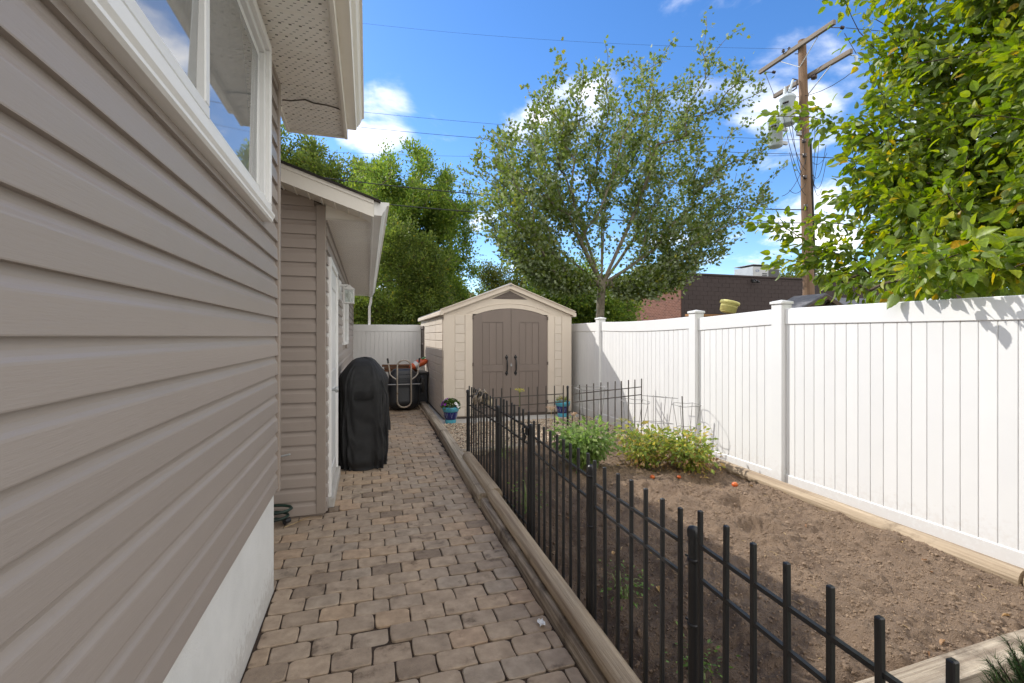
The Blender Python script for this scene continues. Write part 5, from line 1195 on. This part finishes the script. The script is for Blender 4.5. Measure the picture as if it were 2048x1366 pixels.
# elm leaning over the fence at right; the leaves that show largest are separate pieces
T, P, D, U, sz = tree('elm_tree', (6.9, 3.0, 0), [(6.9, 3.0, -.05), (6.85, 2.95, 1.0), (6.75, 2.9, 2.0), (6.7, 2.9, 3.0), (6.65, 2.9, 4.2)],
     [(6.6, 2.85, 4.1, 1.75, 1.95, 2.9), (5.95, 2.6, 2.85, 1.55, 1.7, 1.25), (5.6, 2.0, 2.35, 1.3, 1.3, .62), (6.0, 3.4, 3.4, 1.2, 1.2, 1.3), (6.3, 3.0, 5.2, 1.4, 1.5, 1.4), (5.5, 3.9, 2.7, .7, .7, .6)],
     640, 46000, (.06, .135), 'elm', LEAF['elm'], M['bark_dark'], 'leafy elm with large yellow green leaves spilling over the white fence', rt=.0042, rmax=.13, start=1.2, step=.16, seed=9, spread=.115, back=.75,
     extra=[(5.0, 4.85, 4.35), (5.3, 4.55, 4.25), (5.35, 4.2, 5.75), (4.75, 4.75, 2.95), (4.95, 4.6, 2.85), (5.2, 4.4, 2.9), (4.8, 4.6, 2.45), (5.0, 4.4, 2.4), (5.2, 4.3, 2.5), (5.0, 3.9, 2.1), (5.2, 3.8, 2.2), (5.0, 3.6, 1.98), (5.35, 4.0, 3.4), (5.5, 3.9, 3.7), (5.3, 4.0, 3.9),
            (4.35, 2.75, 1.95), (4.5, 2.9, 2.0), (4.25, 2.35, 1.98), (4.2, 2.1, 1.95), (4.4, 2.2, 2.1), (4.1, 1.9, 2.0), (3.72, 2.2, 2.02), (3.82, 2.45, 2.0), (3.66, 2.0, 2.05), (4.5, 1.6, 2.1), (4.3, 1.5, 2.3)],
     ret=True, droop=-.55, upn=1.0, shell=.55, keep=lambda P: ~((P[:, 0] < 4.08) & ((P[:, 2] < 1.80) | (P[:, 0] < 3.45))))
def elm_leaves():
    F_ = np.array([math.sin(math.atan(289/943)), math.cos(math.atan(289/943)), 0]); Rt = np.array([F_[1], -F_[0], 0]); rel = P-np.array([0, 0, EYE]); dep = rel @ F_; u = 1024+943*(rel @ Rt)/dep; v = 673-943*rel[:, 2]/dep
    vis = (u > -20) & (u < 2070) & (v > -20) & (v < 1366); dist = np.linalg.norm(rel, axis=1); rank = np.where(vis, sz/dist, 0); top = np.argsort(-rank)[:300]; rest = np.ones(len(P), bool); rest[top] = False
    o = leaves('crown', 'elm', P[rest], D[rest], U[rest], sz[rest], LEAF['elm'], T, (6.9, 3.0, 0)); o['kind'] = 'stuff'
    # serrated blade shared by the separate leaves
    side = []; k = 11
    for i in range(k+1): t = i/k; wv = .33*math.sin(PI*t**.82)**.9*(1-.22*t); side.append((t+(.012 if i % 2 else -.006), wv*(1.05 if i % 2 else .95), .10*wv/.3-.22*t*t+.012*math.sin(i*2.4)))
    mid = [(i/k, 0, -.02-.22*(i/k)**2) for i in range(k+1)]; vs = mid+[(a, b, c) for a, b, c in side]+[(a, -b, c) for a, b, c in side]; n = k+1; fs = []
    for i in range(k): fs += [[i, i+1, n+i+1, n+i], [i, 2*n+i, 2*n+i+1, i+1]]
    me = bpy.data.meshes.new('leaf'); me.from_pydata([(a-.05, b, c) for a, b, c in vs], [], fs); me.materials.append(LEAF['elm'])
    for p in me.polygons: p.use_smooth = True
    d, s_, nn = frames(D[top], U[top]); tw = WO[T.name]
    for i, j in enumerate(top):
        c = bpy.data.objects.new('leaf', me); COL.objects.link(c); c.parent = T; q = Matrix((d[i], s_[i], nn[i])).transposed(); c.matrix_basis = Matrix.Translation(Vector(P[j])-tw) @ q.to_4x4() @ Matrix.Scale(float(sz[j]), 4)
elm_leaves()

# trees beyond the back fence
TG = 'trees beyond the back fence'
tree('leafy_tree', (1.9, 18.2, 0), [(1.9, 18.2, -.05), (1.95, 18.2, 1.5), (2.2, 18.1, 3.0), (2.3, 18.0, 4.5)],
     [(1.3, 18.0, 6.6, 2.1, 2.0, 2.2), (2.7, 18.0, 5.8, 1.7, 1.8, 2.2), (.6, 18.0, 4.6, 1.8, 1.6, 1.8), (2.5, 18.2, 3.6, 2.0, 1.7, 1.4), (.9, 18.5, 2.9, 1.9, 1.7, 1.3)],
     480, 105000, (.075, .14), 'small', LEAF['bright'], M['bark'], 'bright green bushy tree straight behind the garage gutter and shed', rt=.010, rmax=.15, start=1.6, step=.35, seed=31, spread=.19, back=1.5, group=TG, gapn=1.0, droop=.25, shell=.75)
tree('leafy_tree', (-3.0, 23, 0), [(-3, 23, -.05), (-3, 23, 2.5), (-2.8, 23, 4.5), (-2.6, 22.8, 6.5)],
     [(-3.6, 23, 8.4, 2.4, 2.0, 2.6), (-1.2, 22.6, 8.0, 1.9, 2.0, 2.4), (.0, 22.4, 6.8, 1.6, 1.8, 2.2), (.3, 22.3, 8.2, 1.5, 1.6, 1.6), (-2.4, 22.6, 5.2, 2.4, 2.0, 2.2), (-5.2, 22.6, 7.2, 2.2, 2.0, 2.6)],
     460, 110000, (.09, .17), 'small', LEAF['dark'], M['bark_dark'], 'darker tall tree showing above the garage roof', rt=.012, rmax=.2, start=2.5, step=.45, seed=32, spread=.25, back=1.8, group=TG, gapn=1.0, droop=.25, shell=.75)
tree('leafy_tree', (.7, 15.6, 0), [(.7, 15.6, -.05), (.75, 15.6, 1.2), (.9, 15.6, 2.4), (1.2, 15.5, 3.2)],
     [(-.2, 15.4, 2.3, 1.3, .9, 1.3), (1.6, 15.5, 2.8, 1.4, .9, 1.4), (2.5, 15.8, 2.4, 1.0, .8, 1.0), (.7, 15.5, 4.3, 1.5, .8, 1.1), (1.9, 15.6, 4.0, 1.0, .7, .9)],
     300, 52000, (.06, .11), 'small', LEAF['dark'], M['bark_dark'], 'shaded dark green understorey tree just over the back fence', rt=.008, rmax=.09, start=.8, step=.28, seed=33, spread=.17, back=1.4, group=TG, gapn=1.0, droop=.2, shell=.8)
tree('leafy_tree', (6.9, 15.2, 0), [(6.9, 15.2, -.05), (6.9, 15.2, 1.2), (7.0, 15.2, 2.2)],
     [(6.5, 15.1, 2.7, 1.5, 1.2, 1.2), (8.2, 15.3, 2.3, 1.3, 1.1, 1.0), (7.3, 15.3, 3.4, 1.0, 1.0, .9)],
     200, 42000, (.07, .14), 'small', LEAF['bright'], M['bark_dark'], 'low bright green tree behind the poplar trunk', rt=.009, rmax=.09, start=.8, step=.28, seed=34, spread=.22, back=.9, group=TG, gapn=.7)
tree('leafy_tree', (6.9, 25, 0), [(6.9, 25, -.05), (6.9, 25, 2), (7.0, 25, 3.4)],
     [(6.8, 25, 4.3, 1.5, 1.3, 1.1), (8.4, 25, 4.0, 1.5, 1.3, 1.3), (7.4, 25, 2.8, 1.9, 1.3, 1.0)],
     130, 26000, (.09, .16), 'small', LEAF['far'], M['bark_dark'], 'olive tree peeking above the shed ridge', rt=.012, rmax=.12, start=1.2, step=.4, seed=35, spread=.28, back=1.0, group=TG, gapn=.8)
tree('leafy_tree', (6.0, 33, 0), [(6.0, 33, -.05), (6.0, 33, 2), (6.0, 33, 3.6)],
     [(6.0, 33, 4.4, 1.2, 1.2, 1.2), (6.2, 33, 3.0, 1.3, 1.2, .9)],
     60, 12000, (.11, .18), 'small', LEAF['far'], M['bark_dark'], 'small distant round tree in the gap left of the shed ridge', rt=.012, rmax=.12, start=1.2, step=.4, seed=36, spread=.30, back=1.0, group=TG, gapn=.8)
tree('leafy_tree', (27.5, 24, 0), [(27.5, 24, -.05), (27.5, 24, 2), (27.5, 24, 4)], [(27.5, 24, 4.8, 2.2, 2, 1.3), (30, 24, 4.6, 2.2, 2, 1.3)],
     80, 14000, (.13, .22), 'small', LEAF['far'], M['bark_dark'], 'tree top just clearing the dark building roof at right', rt=.012, rmax=.12, start=1.2, step=.5, seed=37, spread=.35, back=1.0, group=TG, gapn=.8)

# ------------------------------------------------------------------ buildings beyond
def brick_building():
    T = thing('brick_building', (20, 21, 0), 'flat roofed building with dark painted wall and bare brick side', 'building'); x0, x1, y0, y1, h = 13.1, 34, 17.55, 27, 4.28
    MB().box((x0+.02, y0+.02, -.05), (x1, y1, h-.06)).build('wall', M['dark_mortar'], T)
    # bare brick end, facing the garden: courses as joined bricks
    mb = MB(); r = 0; z = 1.0; bh, bl = .065, .203; rs = random.Random(2); big = []; cnt = 0
    while z < h-.07:
        y = y0-(.105 if r % 2 else 0)
        while y < y1:
            a = max(y, y0); b = min(y+bl, y1)
            if b-a > .03: mb.box((x0, a+.005, z+.005), (x0+.03, b-.005, z+bh+.004))
            y += bl+.01
        z += bh+.01; r += 1
    o = mb.build('bricks', M['brick_leaf'], T, (x0, y0, 0)); o['kind'] = 'stuff'
    MB().box((x0+.006, y0+.02, -.05), (x0+.019, y1, h-.06)).build('mortar', M['brick_mortar'], T)
    # painted block front
    mb = MB(); z = .4; r = 0
    while z < h-.1:
        x = x0+(-.2 if r % 2 else 0)
        while x < x1:
            a = max(x, x0+.032); b = min(x+.395, x1); mb.box((a, y0, z+.002), (b-.005, y0+.02, min(z+.190, h-.062))); x += .4
        z += .195; r += 1
    o = mb.build('blocks', M['dark_wall'], T, (x0, y0, 0)); o['kind'] = 'stuff'
    MB().box((x0-.04, y0-.05, h-.058), (x1+.05, y1+.05, h+.02), .01).build('coping', M['dark_wall'], T)
    l = MB().box((16.9, y0-.05, 4.03), (17.05, y0, 4.15), .01).tube([(16.97, y0-.05, 4.1), (16.97, y0-.2, 4.08), (16.97, y0-.28, 4.02)], .03, 8).lathe([(.03, 0), (.10, -.10), (.09, -.10)], (17.1, y0-.22, 4.06), 12).lathe([(.03, 0), (.10, -.10), (.09, -.10)], (16.85, y0-.22, 4.06), 12).build('floodlight', M['black_metal'], T)
    MB().tube([(22.9, y0-.03, 4.2), (22.9, y0-.03, 2.7)], .02, 6).tube([(20.6, y0-.03, 3.0), (22.88, y0-.03, 3.0)], .015, 6).build('conduit', M['black_metal'], T)
    MB().box((22.6, y0-.12, 2.55), (22.75, y0, 2.85), .01).build('meter_box', M['black_metal'], T)
M['brick_leaf'] = leaf_mat('brick_faces', [(0, S(104, 70, 60)), (.3, S(124, 86, 73)), (.6, S(114, 77, 65)), (.85, S(132, 94, 80)), (1, S(92, 62, 54))], trans=0, rough=.9)
brick_building()
def hvac():
    T = thing('rooftop_unit', (20.2, 20.5, 4.28), 'grey rooftop air conditioner standing on the dark building', 'air conditioner'); x0, x1, y0, y1, z0, z1 = 19.0, 20.75, 19.6, 20.9, 4.30, 5.22
    MB().box((x0, y0, z0), (x1, y1, z1-.10), .01).build('cabinet', M['alu'], T); MB().box((x0+1.0, y0-.012, z0+.04), (x1-.05, y0-.001, z1-.20), .004).build('coil', M['alu_dark'], T)
    for i in range(14): MB().box((x0+.75+i*.07, y0-.016, z1-.095), (x0+.78+i*.07, y0-.006, z1-.01)).build('vent_bar', M['alu'], T)
    for i in range(4): MB().box((x0+.6, y0-.03, z0+.18+i*.09), (x0+.9, y0-.002, z0+.22+i*.09), .003).build('louvre', M['alu_dark'], T)
    MB().box((x0-.02, y0-.02, z1-.012), (x1+.02, y1+.02, z1+.02), .006).build('top_panel', M['alu'], T); MB().box((x0+.75, y0, z1-.10), (x1, y1, z1-.012)).build('fan_deck', M['alu_dark'], T)
    MB().tube([(x0+.28+.10*math.cos(2*PI*i/16), y0-.004, z1-.32+.05*math.sin(2*PI*i/16)) for i in range(17)], .012, 4, False).build('badge', pm('badge_blue', (.08, .16, .4), rough=.4), T)
    meta(MB().box((22.6, 19.5, 4.30), (23.3, 20.2, 4.52), .01).box((22.55, 19.45, 4.52), (23.35, 20.25, 4.56), .008).build('roof_hatch', M['concrete']), 'low pale hatch on the dark roof by the utility pole', 'roof hatch')
hvac()
def far_house():
    T = thing('far_house', (0, 30, 0), 'house with brown shingle roof and chimney mostly hidden in trees', 'house')
    MB().box((-4, 27, 0), (6.2, 33, 2.5)).build('wall', M['stucco'], T); MB().prism([(26.4, 2.45), (33.6, 2.45), (30, 4.3)], 0, -4.5, 6.6).build('roof', M['shingle_brown'], T)
    c = MB().box((3.4, 27.6, 3.0), (4.2, 28.3, 4.75), .02).build('chimney', M['bark_dark'], T); MB().box((3.32, 27.52, 4.75), (4.28, 28.38, 4.88), .02).build('cap', M['concrete'], c)
far_house()
def gazebo(name, cx, y0, y1, hw, ze, zr, label, front=True):
    T = thing(name, (cx, y0, 0), label, 'pavilion', 'neighbour roofs over the fence')
    for sx in (-1, 1):
        for y in (y0+.1, y1-.1): MB().box((cx+sx*(hw-.2)-.06, y-.06, -.05), (cx+sx*(hw-.2)+.06, y+.06, ze), .005).build('post', M['bark_dark'], T)
        MB().prism([(cx+sx*hw, ze), (cx, zr), (cx, zr+.035), (cx+sx*(hw+.02), ze+.03)], 1, y0, y1).build('roof', M['shingle'], T)
        MB().prism([(cx+sx*hw, ze-.08), (cx, zr-.08), (cx, zr-.002), (cx+sx*hw, ze-.002)], 1, y0-.04, y0+.02).build('rake_board', M['bark_dark'], T)
    MB().box((cx-hw+.1, y0+.05, ze-.10), (cx+hw-.1, y0+.13, ze), .004).build('beam', M['bark_dark'], T)
    MB().box((cx-.05, y0+.06, ze), (cx+.05, y0+.12, zr-.08), .004).build('king_post', M['bark_dark'], T)
    for s in (-1, 1): MB().tube([(cx+s*.03, y0+.09, ze+.02), (cx+s*.18, y0+.09, ze+(zr-ze)*.55)], .03, 4, True, False).build('brace', M['bark_dark'], T)
gazebo('garden_pavilion', 8.25, 6.75, 7.45, .62, 1.99, 2.28, 'small grey shingled pavilion roof with brown gable just over the fence')
T = thing('neighbour_garage', (12, 9, 0), 'grey shingled low roof with a white edge over the fence under the elm', 'garage', 'neighbour roofs over the fence')
MB().box((10.0, 7.4, -.05), (14, 9.6, 1.9)).build('wall', M['white_paint'], T); MB().prism([(7.2, 1.95), (8.5, 2.36), (9.8, 1.95), (9.8, 2.02), (8.5, 2.43), (7.2, 2.00)], 0, 9.75, 14.3).build('roof', M['shingle'], T)
MB().box((15.4, 10.2, 2.62), (20.5, 12, 2.70), .01).box((15.5, 10.3, -.05), (15.6, 10.4, 2.62)).box((20.2, 10.3, -.05), (20.3, 10.4, 2.62)).build('carport', M['white_sheet'], T)
# wooden rail and yellow tub beyond the fence
T = thing('cedar_rail', (5.6, 6.6, 0), 'brown wooden rail on posts just beyond the white fence', 'rail')
MB().box((5.05, 6.52, 1.83), (6.25, 6.66, 1.87), .004).build('rail', M['plain_wood'], T)
for x in (5.12, 6.15): MB().box((x-.045, 6.545, -.05), (x+.045, 6.635, 1.829), .004).build('post', M['plain_wood'], T)
T = thing('flower_tub', (5.86, 6.58, 1.87), 'tilted pale yellow plastic planter tub perched behind the fence', 'planter'); Q = Euler((R(4), R(14), 0)).to_matrix(); c0 = Vector((5.84, 6.58, 1.905))
MB().lathe([(0, 0), (.105, 0), (.112, .01), (.130, .14), (.136, .145)], c0, 26, True, Q).build('body', M['yellow_pot'], T); MB().lathe([(.136, .145), (.156, .15), (.160, .185), (.152, .195), (.140, .19), (.128, .02), (0, .02)], c0, 26, True, Q).build('rim', M['yellow_pot'], T)
MB().lathe([(.1275, .095), (.134, .10), (.1345, .11), (.129, .116)], c0, 26, True, Q).build('band', M['yellow_pot'], T)

# ------------------------------------------------------------------ utility pole, transformers, wires
px, py = 11.85, 10.2
def pole():
    T = thing('utility_pole', (px, py, 0), 'tall brown wooden utility pole with two crossarms and hardware', 'utility pole'); tx_ = lambda z: px-.035*(z-1.5)/8.3*1.0
    pts = [(px-.30*(z-2)/7.8*.9, py+.0*z, z) for z in (-.1, 2, 4, 6, 8, 9.75)]; MB().tube(pts, [.165, .155, .14, .125, .115, .10], 16).build('pole', M['pole'], T); X = lambda z: px-.30*(z-2)/7.8*.9
    # crossarms run along the alley
    MB().box((X(9.6)-.19, 9.12, 9.50), (X(9.6)-.10, 11.55, 9.62), .006).build('crossarm', M['arm'], T); MB().box((X(8.6)+.13, 8.95, 8.72), (X(8.6)+.22, 11.35, 8.84), .006).build('crossarm', M['arm'], T)
    for (y_, z_) in ((9.6, 9.48), (10.8, 9.48)): MB().tube([(X(9.5)-.14, y_, z_), (X(9)-.10, py, 9.0)], .012, 5).build('brace', M['alu'], T)
    MB().tube([(X(8.7)+.17, 9.5, 8.72), (X(8.2)+.10, py, 8.2)], .014, 5).build('brace', M['alu'], T)
    for (y_, x_, z_) in ((9.25, .1, 9.5), (10.35, .12, 9.45), (11.4, .1, 9.5)):
        MB().tube([(X(9.5)-.1, y_, z_), (X(9.5)+.12, y_-.08, z_-.01)], .012, 5).lathe([(.02, 0), (.045, .01), (.02, .03), (.045, .045), (.02, .065), (.045, .08), (.02, .1)], (X(9.5)+.12, y_-.08, z_), 10, True, Matrix.Rotation(PI/2, 3, 'Y')).build('insulator', M['porcelain'], T)
    for (y_, dx) in ((10.5, -.22), (10.62, -.30)): MB().lathe([(.012, -.06), (.014, 0), (.05, .01), (.02, .04), (.045, .055), (.02, .09), (0, .1)], (X(9.5)+dx+.08, y_, 9.63), 10).build('insulator', M['porcelain'], T)
    MB().tube([(X(8.7)+.2, 9.05, 8.74), (X(8.7)+.34, 8.98, 8.70), (X(8.7)+.36, 8.97, 8.5)], .018, 6).lathe([(.03, 0), (.05, .03), (.03, .06), (.05, .09), (.03, .12), (.05, .15), (.03, .2), (.045, .3), (.02, .34)], (X(8.7)+.36, 8.97, 8.36), 10).build('cutout_fuse', M['grey_can'], T)
    MB().lathe([(.0, -.05), (.07, -.05), (.08, 0), (.07, .06), (0, .07)], (X(8.5)+.16, 10.0, 8.66), 12).build('bolt_plate', M['porcelain'], T)
    for z_ in (5.1, 5.9, 6.5, 6.9): MB().lathe([(.03, -.05), (.06, -.04), (.035, 0), (.06, .04), (.03, .05)], (X(z_)-.16, py-.12, z_), 10).tube([(X(z_)-.16, py-.12, z_), (X(z_), py, z_)], .016, 5).build('insulator', M['porcelain'], T)
    MB().box((X(7.2)-.25, py-.02, 7.1), (X(7.2)+.2, py+.06, 7.22), .01).box((X(7.8)-.25, py-.02, 7.7), (X(7.8)+.2, py+.06, 7.82), .01).build('bracket', M['alu'], T)
    MB().tube([(X(4)+.16, py-.1, 0), (X(4)+.13, py-.1, 4), (X(7)+.1, py-.1, 7)], .03, 6).build('conduit', M['cable'], T)
    rs = random.Random(4); mb = MB()
    for k in range(8):
        a = Vector((X(7)-.12, py-.15, rs.uniform(5.2, 7.4))); b = Vector((X(7)-rs.uniform(.3, .75), py-rs.uniform(-.5, .3), rs.uniform(5.2, 7.9))); s_ = rs.uniform(.15, .5); mb.tube([a.lerp(b, t)-Vector((0, 0, s_*4*t*(1-t))) for t in [i/8 for i in range(9)]], .007, 4, False)
    for k in range(6):
        a = Vector((X(7)+.12, py-.15, rs.uniform(5.2, 7.4))); b = Vector((X(7)+rs.uniform(.3, .8), py-rs.uniform(-.1, .5), rs.uniform(5.6, 7.9))); s_ = rs.uniform(.1, .45); mb.tube([a.lerp(b, t)-Vector((0, 0, s_*4*t*(1-t))) for t in [i/8 for i in range(9)]], .007, 4, False)
    mb.build('drop_wires', M['cable'], T)
    mb = MB()
    for (a, b, s_) in (((X(9)+.2, 9.15, 9.35), (X(8.7)+.36, 8.97, 8.75), .0), ((X(8.7)+.36, 8.97, 8.36), (X(7.9)-.2, 10.5, 8.3), .2), ((X(9)-.2, 11.3, 9.4), (X(8.3)-.4, 10.8, 8.45), .0), ((X(9)+.15, 10.3, 9.4), (X(8)+.12, 10.15, 8.2), .05)):
        a, b = Vector(a), Vector(b); mb.tube([a.lerp(b, t)-Vector((0, 0, s_*4*t*(1-t))) for t in [i/6 for i in range(7)]], .008, 4, False)
    mb.build('jumper_wires', M['cable'], T)
    for (cx, cy, z_, lab) in ((px-.62, 10.35, 7.42, 'upper grey transformer can hung on the pole'), (px-.42, 10.95, 7.05, 'lower grey transformer can partly behind the other')):
        t = thing('transformer', (cx, cy, z_), lab, 'transformer', 'transformer cans on the pole')
        MB().lathe([(0, 0), (.175, 0), (.193, .02), (.195, .70), (.208, .71), (.212, .75), (.18, .80), (.06, .83), (0, .835)], (cx, cy, z_), 26).build('tank', M['grey_can'], t)
        for dx in (-.09, .09): MB().lathe([(.045, 0), (.06, .03), (.035, .05), (.055, .08), (.032, .1), (.05, .13), (.03, .15), (.045, .18), (.02, .21), (.02, .26), (0, .27)], (cx+dx, cy, z_+.80), 10).build('bushing', M['grey_can'], t)
        MB().box((cx+.2, cy-.05, z_+.1), (cx+.42, cy+.02, z_+.2), .01).box((cx+.2, cy-.05, z_+.5), (cx+.42, cy+.02, z_+.6), .01).build('mount', M['alu'], t)
        for k in range(3): MB().lathe([(.02, 0), (.035, .02), (.02, .05)], (cx-.22+.02*k, cy-.1-.05*k, z_+.52), 8, True, Matrix.Rotation(-PI/2, 3, 'Y')).build('terminal', M['porcelain'], t)
    t = thing('fuse_cutout', (px-.50, 10.2, 8.3), 'pale fuse cutout standing above the upper transformer can', 'fuse'); MB().lathe([(.03, 0), (.05, .03), (.03, .06), (.05, .09), (.03, .12), (.05, .15), (.03, .2), (.03, .42)], (px-.62, 10.3, 8.28), 10, True, Euler((0, R(20), 0)).to_matrix()).build('insulator', M['grey_can'], t); MB().tube([(px-.5, 10.3, 8.7), (px-.38, 10.25, 8.66), (px-.42, 10.25, 8.42), (px-.5, 10.3, 8.36)], .02, 6).build('fuse_tube', M['porcelain'], t)
pole()
def wire(a, b, r, sag, label, m='cable'):
    a, b = Vector(a), Vector(b); o = MB().tube([a.lerp(b, t/24)-Vector((0, 0, sag*4*(t/24)*(1-t/24))) for t in range(25)], r, 5, False).build('overhead_wire', M[m]); meta(o, label, 'wire', 'overhead wires from the pole')
X = px-.2
wire((X-.1, 10.05, 6.92), (-4.5, 18.6, 9.9), .005, .25, 'upper thin wire crossing the sky above the bright tree')
wire((X-.1, 10.05, 6.52), (-4.5, 18.6, 9.35), .007, .25, 'thin wire dipping behind the house gutter end', )
wire((X-.1, 10.05, 6.50), (-4.5, 19.6, 8.5), .004, .2, 'faint low wire running through the left tree tops')
wire((X-.1, 10.0, 4.98), (-3.4, 16.4, 6.75), .015, .28, 'upper thick black cable in front of the bright tree')
wire((X-.1, 10.0, 4.62), (-3.4, 16.4, 6.12), .015, .30, 'lower thick black cable meeting the garage gutter corner')
wire((X-.15, 10.5, 9.68), (-4, 18.8, 13.2), .003, .3, 'high hair thin wire from the top crossarm towards the left')
wire((X+.2, 9.15, 9.5), (26, 5.5, 9.6), .008, .25, 'thin wire from the top crossarm into the elm crown')
wire((X+.2, 10.1, 6.5), (26, 6.5, 7.2), .012, .3, 'service wire leaving the pole to the right behind the elm')
wire((X+.2, 10.1, 4.9), (26, 7.0, 5.6), .012, .3, 'low service wire running right over the dark building')
